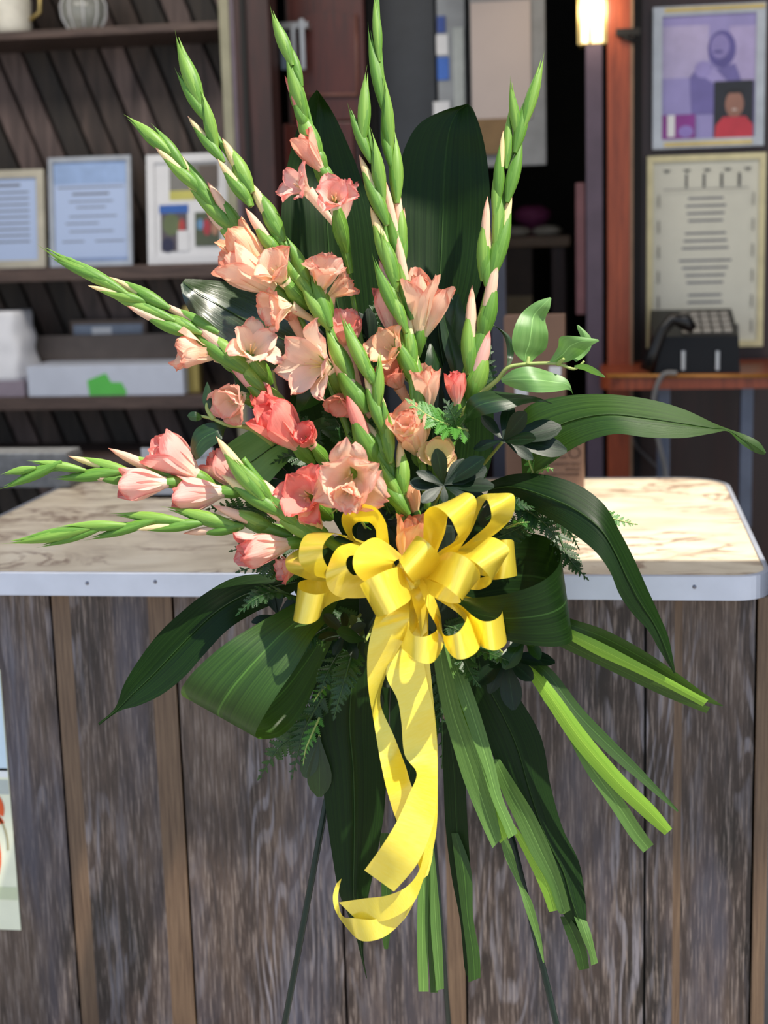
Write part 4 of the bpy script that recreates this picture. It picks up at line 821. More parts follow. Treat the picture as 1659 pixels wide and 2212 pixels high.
# knot
kc = P(881, 1243, -12); v = []; f = []
for i in range(9):
    for j in range(14):
        th, ph_ = 2 * math.pi * j / 14, math.pi * i / 8
        n_ = Vector((math.cos(th) * math.sin(ph_), math.sin(th) * math.sin(ph_), math.cos(ph_))); k_ = 1 + .25 * math.sin(th * 5 + ph_ * 2)
        v.append(kc + Vector((n_.x * .014, n_.y * .012, n_.z * .018)) * k_)
for i in range(8):
    for j in range(14): f.append((i * 14 + j, i * 14 + (j + 1) % 14, (i + 1) * 14 + (j + 1) % 14, (i + 1) * 14 + j))
mk('knot', v, f, M['ribbon'], bow, [(.5, .5)] * len(v))
ID = lambda *s: s
loop([(830, 1260, 880, 1265, -8, -8), (812, 1330, 884, 1325, -12, -12), (798, 1385, 881, 1365, -13, -12), (793, 1430, 862, 1400, -13, -11), (796, 1490, 832, 1462, -12, -10), (806, 1550, 822, 1520, -10, -9), (814, 1600, 851, 1590, -10, -10), (824, 1655, 876, 1655, -11, -9), (838, 1715, 890, 1700, -11, -9), (860, 1780, 915, 1745, -9, -8), (900, 1860, 935, 1830, -7, -6), (912, 1900, 925, 1890, -6, -6)], ID, 'tail')
loop([(868, 1300, 920, 1290, -8, -8), (862, 1350, 912, 1350, -9, -9), (856, 1395, 905, 1395, -10, -10), (834, 1455, 915, 1430, -11, -10), (858, 1510, 924, 1480, -11, -10), (867, 1560, 936, 1530, -11, -10), (874, 1630, 943, 1600, -11, -9), (900, 1670, 944, 1680, -12, -10), (884, 1715, 942, 1740, -14, -12), (857, 1775, 930, 1800, -16, -14), (822, 1832, 900, 1868, -16, -15), (787, 1880, 851, 1926, -13, -14)], ID, 'tail')
loop([(900, 1300, 925, 1300, -6, -6), (905, 1400, 926, 1400, -8, -8), (912, 1500, 935, 1500, -8, -8), (926, 1620, 945, 1610, -8, -8), (932, 1700, 945, 1710, -8, -7)], ID, 'tail')
loop([(1330, 250, 1385, 300, -7, -6), (1340, 600, 1390, 600, -8, -7), (1290, 850, 1345, 860, -9, -8), (1245, 1020, 1290, 1050, -10, -9), (1150, 1140, 1215, 1250, -12, -11), (1000, 1208, 1090, 1360, -13, -12), (820, 1232, 930, 1412, -12, -12), (620, 1262, 750, 1388, -9, -10)], Z2, 'tail')
loop([(1355, 300, 1394, 300, -6, -5), (1340, 650, 1385, 680, -6, -5), (1290, 930, 1325, 960, -7, -6), (1200, 1180, 1190, 1300, -9, -8), (1080, 1320, 1080, 1450, -11, -10), (900, 1395, 950, 1543, -12, -12), (740, 1385, 800, 1563, -11, -11), (655, 1372, 690, 1470, -8, -8), (622, 1290, 596, 1330, -5, -5), (618, 1190, 575, 1215, -4, -4), (642, 1076, 600, 1118, -4, -4)], Z2, 'tail')

# ================================================================ GLADIOLI
def vec(c): return R_cw @ c
def frame_for(axis):
    up = Vector((0, 0, 1)) if abs(axis.z) < .9 else Vector((1, 0, 0))
    a = axis.cross(up).normalized(); return a, axis.cross(a)
VIEW = R_cw @ Vector((0, 0, 1))       # towards the viewer (direction in the world, used once when posing)
def spindle(name, base, tip, w, prof, mat, parent, side=None, bend=0.0, seg=10, rows=9, wrinkle=.0):
    ax = tip - base; L = ax.length; a = ax.normalized(); s, t_ = frame_for(a)
    side = side if side is not None else s
    v = []; f = []; u = []
    for i in range(rows + 1):
        t = i / rows; c = base + ax * t + side * bend * L * math.sin(math.pi * t); r_ = w / 2 * prof(t)
        for j in range(seg):
            th = 2 * math.pi * j / seg; k_ = 1 + wrinkle * math.sin(th * 3 + t * 3)
            v.append(c + (s * math.cos(th) + t_ * math.sin(th)) * r_ * k_); u.append((j / seg, t))
    for i in range(rows):
        for j in range(seg): k_ = (j + 1) % seg; f.append((i * seg + j, i * seg + k_, (i + 1) * seg + k_, (i + 1) * seg + j))
    return mk(name, v, f, mat, parent, u)
def bract(base, tip, w, outv, mat, parent, half=115, bend=.0, L=1.0, k=1.1):
    ax = (tip - base) * L; a = ax.normalized(); o_ = (outv - a * outv.dot(a)).normalized(); b = a.cross(o_)
    rows, cols = 9, 8; V = []
    for i in range(rows + 1):
        t = i / rows; prof = (.34 + .74 * math.sin(math.pi * min(1, t * 1.02) ** .95)) * (1 - t ** 3) + .015
        ang = math.radians(half) * (1 - t ** 3.5) + .02; c = base + ax * t + o_ * bend * ax.length * math.sin(math.pi * t * .8)
        V.append([c + (o_ * math.cos(-ang + 2 * ang * j / cols) + b * math.sin(-ang + 2 * ang * j / cols)) * (w / 2 * k * prof) for j in range(cols + 1)])
    return grid('bract', V, mat, parent)
PG = lambda t: (.32 + .72 * math.sin(math.pi * t ** .95)) * (1 - t ** 4) + .01
PT = lambda t: (.42 + .6 * math.sin(math.pi * t ** 1.15)) * (1 - t ** 12) + .02
def petal(O, a, r, L, Wd, ph0, ph1, mat, parent, cup=.25, ruf=.06, seed=0, pow_=1.5, tipw=.35):
    b = a.cross(r).normalized(); rows, cols = 11, 8; V = []; p = Vector(O); 
    for i in range(rows + 1):
        t = i / rows; ph_ = ph0 + (ph1 - ph0) * t ** pow_; d = a * math.cos(ph_) + r * math.sin(ph_); n_ = -a * math.sin(ph_) + r * math.cos(ph_)   # outward normal
        if i: p = p + d * (L / rows)
        wd = Wd / 2 * ((.22 + .9 * math.sin(math.pi * (t ** .9) * .62)) * (1 - t ** 6 * (1 - tipw)) - .0)
        row = []
        for j in range(cols + 1):
            s = -1 + 2 * j / cols
            q = p + b * (wd * s) - n_ * (cup * wd * (s * s)) + n_ * (.12 * wd * (1 - abs(s)) ** 2)
            nz = noise.noise(Vector((s * 1.6 + seed, t * 2.5, seed * 2.7))); nz2 = noise.noise(Vector((s * 4 + seed * 5, t * 5, seed)))
            q = q + n_ * (ruf * 1.25 * L * t * (1.3 * nz + abs(s) ** 2 * math.sin(s * 7 + t * 6 + seed) * .6 + .6 * nz2 * t)) + d * (ruf * L * t * t * nz2 * .9 - L * .05 * t * t * s * s)
            row.append(q)
        V.append(row)
    return grid('petal', V, mat, parent)
def pxm(p): return p * S
FL = [0]
def flower(parent, base, throat, axis, size, tone, ph=(12, 80), np_=6, db=-3, wf=.62, dthroat=None, cup=.25, ruf=.08, spin=0, bracts=True, bm='bract', tipw=.35):
    """base, throat pixels; axis in camera axes (right, up, toward viewer); size = petal length in px; opening angles in degrees"""
    FL[0] += 1; B = P(*base, db); T = P(*throat, db if dthroat is None else dthroat)
    a = vec(Vector(axis).normalized()); s, t_ = frame_for(a); size = size * 1.15; L = pxm(size)
    tb_ax = (T - B); n = 8; V = []; F_ = []; U = []
    pts = [B + tb_ax * (i / n) * .5 + (tb_ax * .5 + (a - tb_ax.normalized()) * L * .0) * (i / n) for i in range(n + 1)]
    rr = [pxm(6) + (L * .16 - pxm(4)) * (i / n) ** 1.6 for i in range(n + 1)]
    vv, ff, uu = tube_pts(pts, rr, 10, False); uu = [(x_, y_ * .3) for x_, y_ in uu]
    fo = mk('flower', vv, ff, M[tone], parent, uu)
    tone2 = tone
    for i in range(np_):
        inner = i % 2; th = 2 * math.pi * i / np_ + spin
        r = s * math.cos(th) + t_ * math.sin(th)
        petal(T - a * L * .05 * (1 - inner) + r * L * .07, a, r, L * (.92 if inner else 1.0) * R.uniform(.92, 1.06), L * wf * (1.0 if inner else .9) * R.uniform(.94, 1.08),
              math.radians(ph[0]) * (.6 if inner else 1), math.radians(ph[1]) * (.8 if inner else 1.0) * R.uniform(.88, 1.1), M[tone2], fo, cup, ruf, seed=FL[0] * 1.7 + i * .9, tipw=tipw)
    if ph[1] > 45:   # stamens
        for i in range(3):
            th = 2.1 * i; r = s * math.cos(th) + t_ * math.sin(th)
            tube('stamen', [T, T + a * L * .3 + r * L * .05, T + a * L * .5 + r * L * .09], .0009, M['cream'], fo, 5)
    if bracts:
        o_ = VIEW; bt = B + (T - B) * 1.35
        bract(B, bt, pxm(size * .34) + pxm(8), vec(Vector((.6, -.3, .8))), M[bm], fo, 80); bract(B, B + (T - B) * 1.1, pxm(size * .34) + pxm(8), vec(Vector((-.6, .3, .6))), M[bm], fo, 80)
    return fo
def half(parent, base, tip, w, tone, db=-3, dt=None, bl=.5, bm='bract'):
    """half open flower: a furled tulip shape from base to tip px"""
    FL[0] += 1; dt = db - 1.5 if dt is None else dt; B = P(*base, db); T = P(*tip, dt); ax = T - B; a = ax.normalized(); L = ax.length; s, t_ = frame_for(a); wd = pxm(w)
    fo = spindle('flower', B, B + ax * .72, wd * .5, PT, M[tone], parent)
    for i in range(6):
        inner = i % 2; th = 2 * math.pi * i / 6 + .35 + FL[0]; r = s * math.cos(th) + t_ * math.sin(th)
        k_ = math.atan2(wd * .5, L); ph1 = -.12 + (.34 if not inner else .0) * R.uniform(.6, 1.3)
        petal(B + ax * .12 + r * wd * .14, a, r, L * (.88 if not inner else .82) * R.uniform(.95, 1.04), wd * (1.0 if not inner else .85), k_ * 1.05 if not inner else k_ * .75, ph1, M[tone], fo, .42, .045, seed=FL[0] * 2.3 + i, pow_=1.3)
    cr_ = a.cross(VIEW).normalized()
    bl = max(bl, .48); B2 = B - ax * .25; bract(B2, T, wd * .38, (cr_ + VIEW * .5), M[bm], fo, 95, L=bl * 1.2); bract(B2, T, wd * .37, (-cr_ + VIEW * .4), M[bm], fo, 95, L=bl)
    return fo
def bud(parent, stemc, tip, base, w, kind, db, seed=0):
    dt = db - .6 * math.copysign(1, (seed % 3) - 1.2)
    B = P(*base, db); T = P(*tip, dt); ax = T - B; B = B - ax * .26; ax = T - B; a = ax.normalized(); wd = pxm(w) * .78; L = ax.length
    # outward side: away from the stem as seen from the front
    cr_ = a.cross(VIEW).normalized(); mid = (tip[0] - stemc[0], tip[1] - stemc[1])
    m3 = vec(Vector((mid[0], -mid[1], 0))); sg = 1 if cr_.dot(m3) > 0 else -1
    out = cr_ * sg
    g = 'bract' if (seed % 2) else 'bract_pale'
    if kind == 'g':
        core = spindle('bud', B, B + ax * .9, wd * .72, PG, M[g], parent)
        bract(B, T, wd, out + VIEW * .35, M[g], core, 120, .02); bract(B, B + ax * .82, wd * .96, -out + VIEW * .55, M['bract'], core, 110, .01, k=1.06)
    else:
        tone = {'t': 'cream', 'c': 'peach', 'p': 'pink', 'r': 'coral', 'b': 'blush'}[kind]
        core = spindle('bud', B, T, wd * .74, PT, M[tone], parent, wrinkle=.05)
        bract(B, T, wd, out + VIEW * .25, M[g], core, 112, .02, L=.96 if kind == 't' else .84)
        bract(B, T, wd * .98, -out + VIEW * .55, M['bract'], core, 100, .01, L=.74 if kind == 't' else .6, k=1.07)
    return core
def glad(label, stem, buds, d_base, d_tip, w0=15, w1=5, group=None, stemmat='stem'):
    """stem px from base to tip"""
    n = len(stem); q = cr([tuple(p) for p in stem], 5); N = len(q)
    dd = lambda t: d_base + (d_tip - d_base) * t
    o = thing('gladiolus', label, 'flower', P(*stem[0], d_base), 'gladioli of the flower spray')
    tube('stem', [P(x, y, dd(i / (N - 1))) for i, (x, y) in enumerate(q)], [pxm(w0 + (w1 - w0) * i / (N - 1)) / 2 for i in range(N)], M[stemmat], o, 8)
    for i, (tx, ty, bx_, by_, w, kind) in enumerate(buds):
        j = min(range(N), key=lambda k_: (q[k_][0] - bx_) ** 2 + (q[k_][1] - by_) ** 2); t = j / (N - 1)
        j2 = min(range(N), key=lambda k_: (q[k_][0] - tx) ** 2 + (q[k_][1] - ty) ** 2)
        bud(o, q[j2], (tx, ty), (bx_, by_), w, kind, dd(t) - 1.0, i)
    return o

g1 = glad('gladiolus slanting up left, coral half-open blooms low on the stem, tip by the certificates',
 [(760, 1080), (700, 1000), (640, 945), (590, 885), (545, 830), (500, 775), (440, 712), (370, 668), (290, 632), (215, 592), (150, 558)],
 [(78, 523, 235, 612, 30, 'g'), (100, 548, 215, 600, 26, 'g'), (190, 617, 290, 645, 24, 't'), (236, 598, 340, 652, 30, 't'), (215, 622, 345, 678, 30, 'g'), (273, 660, 385, 712, 32, 'c'),
  (318, 662, 412, 708, 30, 'g'), (338, 650, 445, 705, 28, 'c'), (415, 693, 515, 782, 44, 'c'), (390, 690, 500, 780, 44, 'g'), (455, 724, 548, 822, 38, 'b'), (488, 778, 600, 885, 42, 'p'), (540, 800, 610, 885, 42, 'p')], 0, -4, 17, 6)
half(g1, (655, 975), (560, 872), 92, 'coral', -3, -7, .5)
half(g1, (600, 905), (555, 845), 48, 'coral', -2, -4, .3)
flower(g1, (715, 1010), (672, 958), (-.35, .5, .9), 52, 'coral', (10, 42), db=-1, dthroat=-4, wf=.9, cup=.5)
flower(g1, (585, 830), (540, 770), (.25, .45, .7), 74, 'blush', (25, 88), db=-1, dthroat=-3, wf=.6, spin=.3)
flower(g1, (545, 800), (470, 765), (-.9, .05, .35), 92, 'peach', (12, 42), np_=6, db=0, dthroat=-2, wf=.5, spin=.6)
flower(g1, (590, 870), (520, 858), (-.5, -.35, .8), 62, 'blush', (20, 70), db=0, dthroat=-2, wf=.9, cup=.5, ruf=.1)
g2 = glad('gladiolus slanting up left with peach blooms, second from the left along the top shelf',
 [(790, 1040), (740, 900), (690, 770), (655, 700), (620, 640), (570, 575), (515, 520), (470, 460), (420, 395), (370, 345), (320, 295)],
 [(265, 248, 348, 315, 32, 'g'), (323, 266, 385, 345, 28, 'g'), (333, 315, 420, 398, 30, 't'), (380, 324, 447, 425, 32, 't'), (390, 378, 490, 478, 36, 't'), (448, 392, 512, 490, 36, 'c'), (443, 455, 525, 530, 38, 'c'), (420, 420, 510, 500, 30, 'g')], 0, -2, 17, 6)
half(g2, (590, 600), (488, 492), 66, 'apricot', -3, -5, .42)
half(g2, (610, 640), (478, 545), 84, 'peach', -3, -6, .3)
flower(g2, (665, 665), (612, 605), (-.45, .5, .75), 72, 'peach', (18, 75), db=-2, dthroat=-5, wf=.72, cup=.4)
flower(g2, (690, 700), (625, 660), (-.85, -.25, .5), 66, 'peach', (20, 60), np_=6, db=-1, dthroat=-4, wf=.8, bracts=False)
flower(g2, (700, 820), (632, 690), (-.1, .35, .5), 52, 'salmon', (10, 40), np_=6, db=1, dthroat=-1, wf=.8, bracts=False)
flower(g2, (770, 860), (708, 790), (-.6, .0, .7), 106, 'blush', (25, 80), db=0, dthroat=-4, wf=.52, spin=.2, ruf=.09, tipw=.15)
flower(g2, (790, 880), (745, 745), (.0, .6, .5), 72, 'pink', (10, 48), np_=6, db=2, dthroat=0, wf=.9, bracts=False)
flower(g2, (800, 900), (745, 850), (-.3, -.7, .5), 52, 'salmon', (15, 60), db=0, dthroat=-2, wf=.7, bracts=False)
g3 = glad('gladiolus with long straight green spike, tip touching the upper shelf left of the cupboard',
 [(900, 1190), (860, 1090), (820, 1000), (790, 920), (762, 845), (738, 780), (708, 700), (675, 620), (640, 560), (600, 505), (560, 440), (520, 380), (480, 315), (455, 260), (430, 195), (408, 140)],
 [(380, 62, 425, 200, 38, 'g'), (378, 143, 435, 240, 28, 'g'), (430, 188, 460, 298, 30, 'g'), (405, 250, 468, 330, 26, 't'), (480, 298, 532, 392, 38, 't'), (470, 343, 530, 425, 32, 't'), (488, 320, 530, 420, 30, 'g'), (540, 392, 598, 495, 42, 't'), (530, 449, 590, 535, 34, 'c'), (555, 420, 600, 510, 30, 'g'),
  (583, 503, 635, 592, 34, 'c'), (612, 505, 655, 590, 36, 'g'), (600, 540, 660, 620, 32, 'g'), (657, 575, 703, 680, 38, 'g'), (645, 600, 700, 690, 34, 'g'), (708, 745, 775, 862, 52, 'c'), (700, 690, 750, 800, 40, 'g'), (748, 848, 800, 972, 54, 'r'), (790, 910, 838, 990, 38, 't'), (770, 900, 830, 1000, 34, 'g')], -4, -3, 22, 7)
flower(g3, (712, 700), (690, 628), (.2, .72, .55), 74, 'blush', (14, 48), db=-1, dthroat=-3, wf=.75, cup=.45)
flower(g3, (715, 705), (712, 640), (.75, .5, .3), 62, 'peach', (10, 50), np_=6, db=0, dthroat=-1, wf=.5, bracts=False)
g4 = glad('short green gladiolus spike in the centre, just left of the cream flower cluster',
 [(885, 1180), (862, 1070), (838, 980), (815, 890), (800, 820), (775, 750), (752, 700)],
 [(735, 670, 790, 795, 34, 'g'), (750, 730, 803, 815, 30, 'g'), (818, 752, 815, 865, 28, 'g'), (787, 804, 822, 910, 32, 't'), (826, 854, 840, 970, 32, 't'), (822, 850, 836, 930, 22, 'g'), (863, 948, 870, 1045, 36, 't'), (806, 1004, 868, 1090, 40, 't'), (820, 990, 862, 1070, 30, 'g')], -5, -5, 20, 8)
half(g4, (900, 1115), (878, 1038), 50, 'apricot', -4, -5, .2)
half(g4, (880, 1235), (896, 1112), 76, 'apricot', -5, -7, .2)
g5 = glad('gladiolus with open coral-pink bloom high up before the red-brown cupboard',
 [(830, 1000), (800, 850), (780, 740), (762, 640), (748, 560), (735, 500), (715, 430), (698, 370), (680, 300), (660, 220), (640, 150), (618, 90)],
 [(585, 10, 622, 115, 30, 'g'), (618, 80, 645, 165, 24, 't'), (618, 104, 652, 230, 34, 'g'), (615, 163, 648, 240, 22, 'r'), (640, 205, 682, 325, 44, 'g'), (628, 190, 655, 262, 26, 'r'), (640, 255, 690, 345, 40, 'r'), (672, 308, 712, 400, 44, 'g')], 1, -2, 14, 7)
half(g5, (702, 378), (642, 290), 46, 'salmon', -3, -4, .2)
flower(g5, (735, 500), (665, 412), (-.72, .3, .55), 60, 'pink', (25, 88), db=-2, dthroat=-4, wf=.55, spin=.4, bracts=False)
flower(g5, (748, 545), (722, 440), (.05, .25, .85), 62, 'pink', (12, 75), db=-2, dthroat=-5, wf=.75, spin=.9, cup=.45)
half(g5, (735, 500), (752, 385), 34, 'pink', -3, -3, .1)
spindle('calyx', P(757, 590, -1), P(742, 518, -2), pxm(28), lambda t: .5 + .5 * t, M['bract'], g5)
g6 = glad('tallest gladiolus, all green spike leaving the picture at the top centre',
 [(925, 1100), (905, 950), (890, 820), (882, 700), (872, 600), (858, 500), (850, 400), (838, 300), (828, 200), (820, 100), (815, 0), (813, -40)],
 [(812, -30, 818, 100, 20, 'g'), (797, 45, 824, 205, 28, 'g'), (826, 155, 840, 300, 30, 'g'), (824, 240, 842, 340, 24, 'g'), (848, 272, 856, 405, 34, 'g'), (828, 378, 862, 545, 34, 'c'), (858, 396, 866, 520, 30, 'c'), (873, 448, 868, 560, 24, 'c'), (855, 496, 880, 645, 38, 'c'), (862, 540, 884, 660, 34, 'g'),
  (876, 646, 890, 770, 32, 't'), (850, 710, 892, 810, 42, 'g'), (862, 690, 888, 790, 26, 'g'), (893, 733, 905, 880, 36, 't')], -3, -2, 18, 8)
half(g6, (903, 735), (905, 585), 70, 'peach', -2, -5, .32)
half(g6, (908, 745), (960, 615), 44, 'peach', -1, -3, .4)
half(g6, (925, 900), (918, 790), 58, 'peach', -2, -5, .25)
flower(g6, (898, 900), (862, 835), (-.35, .6, .5), 62, 'salmon', (12, 50), db=0, dthroat=-2, wf=.8, bracts=False)
flower(g6, (900, 830), (858, 765), (-.6, .3, .75), 66, 'apricot', (22, 80), db=0, dthroat=-3, wf=.75)
g7 = glad('green gladiolus spike close to the left of the tallest one, tips of cream',
 [(910, 1000), (895, 880), (884, 780), (872, 690), (858, 620), (842, 550), (825, 450), (810, 380), (800, 310), (790, 240)],
 [(796, 138, 786, 275, 30, 'g'), (752, 220, 792, 325, 26, 'g'), (798, 275, 822, 405, 32, 'g'), (776, 334, 824, 455, 34, 't'), (800, 446, 846, 575, 38, 't'), (805, 545, 848, 660, 30, 'g'), (828, 575, 868, 690, 30, 'g'), (818, 560, 850, 640, 24, 'p'), (822, 480, 850, 600, 30, 'g')], -4, -4, 16, 7)
half(g7, (858, 745), (826, 615), 50, 'pink', -1, -3, .2)
g8 = glad('rightmost upright gladiolus spike, green with cream buds, in front of the dark opening',
 [(960, 1010), (985, 900), (1005, 820), (1025, 740), (1045, 670), (1062, 600), (1076, 530), (1088, 450), (1100, 380), (1115, 310), (1135, 240), (1152, 180)],
 [(1174, 108, 1138, 245, 28, 'g'), (1150, 185, 1120, 300, 30, 'g'), (1104, 162, 1116, 275, 24, 'g'), (1127, 282, 1102, 405, 32, 'g'), (1105, 222, 1096, 335, 22, 'g'), (1087, 282, 1077, 410, 26, 't'), (1080, 330, 1072, 450, 24, 'g'), (1106, 415, 1070, 565, 40, 't'), (1053, 424, 1045, 570, 34, 'c'), (1056, 478, 1052, 590, 32, 't'), (1088, 370, 1075, 510, 30, 'g'),
  (1074, 556, 1048, 700, 44, 'c'), (1020, 616, 1015, 770, 42, 'c'), (1060, 640, 1030, 760, 34, 'g'), (1058, 713, 1024, 835, 52, 'p')], 0, -1, 26, 7)
half(g8, (988, 885), (982, 800), 44, 'coral', -3, -4, .3)
g9 = glad('upper of two gladioli reaching left over the counter, with pink blooms',
 [(700, 1110), (600, 1090), (520, 1062), (440, 1048), (360, 1036), (280, 1024), (200, 1018), (120, 1015), (50, 1030)],
 [(0, 1027, 62, 1014, 20, 'g'), (-6, 1056, 105, 1010, 28, 'g'), (56, 997, 158, 1012, 22, 'g'), (103, 1032, 235, 1022, 30, 'g'), (147, 985, 265, 1018, 28, 't'), (181, 1027, 265, 1036, 26, 'c'), (234, 968, 365, 1028, 38, 'c'), (270, 990, 400, 1040, 34, 'g')], 0, -4, 16, 5)
half(g9, (378, 1042), (250, 1045), 68, 'pink', -4, -6, .42)
half(g9, (440, 1040), (328, 955), 88, 'pink', -2, -4, .35)
half(g9, (500, 1062), (362, 1068), 74, 'pink', -3, -4, .25)
half(g9, (520, 1060), (448, 980), 60, 'pink', 0, -1, .25)
g10 = glad('lower of two gladioli reaching left over the counter, all slim green buds',
 [(720, 1165), (640, 1145), (560, 1134), (480, 1130), (400, 1128), (320, 1130), (240, 1134), (160, 1145), (90, 1157)],
 [(0, 1172, 155, 1148, 30, 'g'), (75, 1182, 190, 1150, 20, 'g'), (120, 1140, 245, 1136, 24, 'g'), (178, 1166, 305, 1132, 24, 'g'), (233, 1112, 365, 1124, 28, 'g'), (290, 1144, 412, 1132, 26, 't'), (345, 1096, 485, 1132, 34, 'g'), (396, 1152, 500, 1140, 30, 'c'), (460, 1092, 565, 1132, 38, 'c'), (480, 1120, 600, 1150, 34, 'g')], -3, -5, 16, 5)
half(g10, (640, 1172), (508, 1192), 70, 'pink', -5, -8, .5)
flower(g10, (700, 1240), (645, 1225), (-.8, -.1, .4), 50, 'pink', (15, 60), db=-3, dthroat=-4, wf=.7, bracts=False)
g11 = glad('short gladiolus with cream-tipped buds left of the bow, slanting up left',
 [(740, 1190), (690, 1155), (640, 1110), (600, 1075), (560, 1035), (525, 990)],
 [(467, 943, 548, 1052, 40, 't'), (477, 1025, 585, 1095, 38, 't'), (500, 980, 570, 1060, 32, 'g'), (545, 1023, 628, 1112, 50, 'c'), (556, 1087, 665, 1150, 40, 'c'), (590, 1070, 680, 1150, 44, 'g')], -5, -7, 24, 12)
half(g11, (700, 1150), (648, 1095), 44, 'apricot', -6, -8, .4)
def single(label, base, fn):
    o = thing('gladiolus_bloom', label, 'flower', P(*base, 0), 'single blooms around the bow'); tube('stem', [P(*base, 2), P(base[0], base[1], -1)], .004, M['stem'], o); fn(o); return o
single('large blush-pink ruffled gladiolus bloom facing forward above the bow', (800, 1130), lambda o: (flower(o, (800, 1120), (762, 1022), (-.1, -.25, .9), 92, 'blush', (22, 84), db=-2, dthroat=-9, wf=.8, cup=.5, ruf=.14, spin=.5), flower(o, (790, 1110), (758, 1052), (-.2, -.5, .8), 52, 'peach', (10, 60), db=-3, dthroat=-11, wf=.9, cup=.5, ruf=.16, bracts=False)))
single('salmon-pink open gladiolus bloom left of the big blush bloom', (700, 1120), lambda o: flower(o, (715, 1120), (672, 1075), (-.35, .1, .9), 74, 'coral', (25, 80), db=-2, dthroat=-6, wf=.85, cup=.35, ruf=.11, spin=.1))
single('peach half-open bloom in the centre, left of the fern', (930, 1010), lambda o: (half(o, (905, 985), (873, 888), 84, 'peach', -2, -8, .2), flower(o, (905, 985), (884, 935), (-.2, .5, .8), 46, 'peach', (8, 30), db=-2, dthroat=-8, wf=1.0, cup=.5, bracts=False)))
single('cream-white rounded bloom partly behind the dark pittosporum leaves', (960, 1050), lambda o: flower(o, (950, 1040), (944, 990), (.1, .3, .9), 48, 'cream', (30, 75), db=0, dthroat=-3, wf=1.1, cup=.4, ruf=.05))
# ================================================================ FOLIAGE
def leafmesh(name, L, Wd, mat, prof=None, fold=.15, curl=.1, rows=8, cols=4):
    prof = prof or (lambda t: math.sin(math.pi * t ** .8) ** .8)
    V = []
    for i in range(rows + 1):
        t = i / rows; w = Wd / 2 * max(.02, prof(t))
        V.append([Vector((w * (-1 + 2 * j / cols), L * t, fold * w * abs(-1 + 2 * j / cols) - curl * L * t * t)) for j in range(cols + 1)])
    nc = cols + 1; verts = [tuple(v) for r in V for v in r]
    faces = [(i * nc + j, i * nc + j + 1, (i + 1) * nc + j + 1, (i + 1) * nc + j) for i in range(rows) for j in range(cols)]
    me = bpy.data.meshes.new(name); me.from_pydata(verts, [], faces); ul = me.uv_layers.new(name='UVMap'); vi = [0] * len(me.loops); me.loops.foreach_get('vertex_index', vi)
    fl = []
    for i in vi: fl += [(i % nc) / cols, (i // nc) / rows]
    ul.data.foreach_set('uv', fl); me.polygons.foreach_set('use_smooth', [True] * len(me.polygons)); me.materials.append(mat); return me
def pinna_mesh(name, mat, lobes=6):
    """toothed fern leaflet of unit length along +Y; each tooth a little raised blade"""
    v = []; f = []; u = []
    for i in range(lobes):
        t0, t1 = i / lobes, (i + 1) / lobes; w = .40 * (1 - t0) ** .8 + .03
        a = len(v); v += [(0, t0, 0), (0, t1, 0)]; u += [(.5, t0), (.5, t1)]
        for sg in (-1, 1):
            b = len(v); v += [(sg * w * .55, t0 + .02, .02), (sg * w, t0 + .55 / lobes + .06, -.02), (sg * w * .6, t1 + .02, .015)]; u += [(.5 + sg * .3, t0), (.5 + sg * .5, t0 + .1), (.5 + sg * .3, t1)]
            fc = [(a, b, b + 2, a + 1), (b, b + 1, b + 2)]
            f += fc if sg > 0 else [x[::-1] for x in fc]
    me = bpy.data.meshes.new(name); me.from_pydata(v, [], f); ul = me.uv_layers.new(name='UVMap'); vi = [0] * len(me.loops); me.loops.foreach_get('vertex_index', vi)
    fl = []
    for i in vi: fl += u[i]
    ul.data.foreach_set('uv', fl); me.materials.append(mat); return me
def place(name, me, parent, loc, y_ax, z_ax, sx, sy=None):
    y = y_ax.normalized(); z = (z_ax - y * z_ax.dot(y)).normalized(); x = y.cross(z)
    sy = sx if sy is None else sy
    m = Matrix((x * sx, y * sy, z * sx)).transposed().to_4x4(); m.translation = loc - WL[parent.name]
    o = bpy.data.objects.new(name, me); COL.objects.link(o); o.parent = parent; o.matrix_basis = m; WL[o.name] = loc; return o
PM = {'fern': [pinna_mesh('leaflet', M['fern'], n) for n in (5, 7)], 'fern_lit': [pinna_mesh('leaflet', M['fern_lit'], n) for n in (5, 7)]}
def fern(label, pts, wid, mat='fern', n=9, tilt=None, group=None, taper=1.0):
    """pts: (px,py,d) base to tip; wid: half width px at the base"""
    o = thing('fern_frond', label, 'fern', P(*pts[0]), 'fern fronds in the flower spray')
    q = [P(*p) for p in cr(pts, 8)]; N = len(q)
    tube('rachis', q, [.0018 * (1 - .7 * i / N) for i in range(N)], M['twig'] if mat == 'fern_lit' else M['stem_dark'], o, 5)
    tl = vec(Vector(tilt or (R.uniform(-.5, .5), R.uniform(-.1, .8), .8)))
    for i in range(n):
        t = .12 + .86 * i / n; k_ = int(t * (N - 1)); tan_ = (q[min(k_ + 1, N - 1)] - q[k_ - 1]).normalized(); nrm = (tl - tan_ * tl.dot(tan_)).normalized(); sd = tan_.cross(nrm)
        L = pxm(wid) * (1 - taper * t ** 1.3 * .88) * (.75 + .5 * min(1, t * 4) * .5)
        for sg in (-1, 1):
            y = sd * sg * .85 + tan_ * .55 + nrm * R.uniform(-.15, .15)
            place('leaflet', PM[mat][0 if L < pxm(30) else 1], o, q[k_] + tan_ * pxm(3) * sg, y, nrm + sd * R.uniform(-.2, .2), L)
    place('leaflet', PM[mat][0], o, q[-2], (q[-1] - q[-2]), tl, pxm(wid) * .25)
    return o
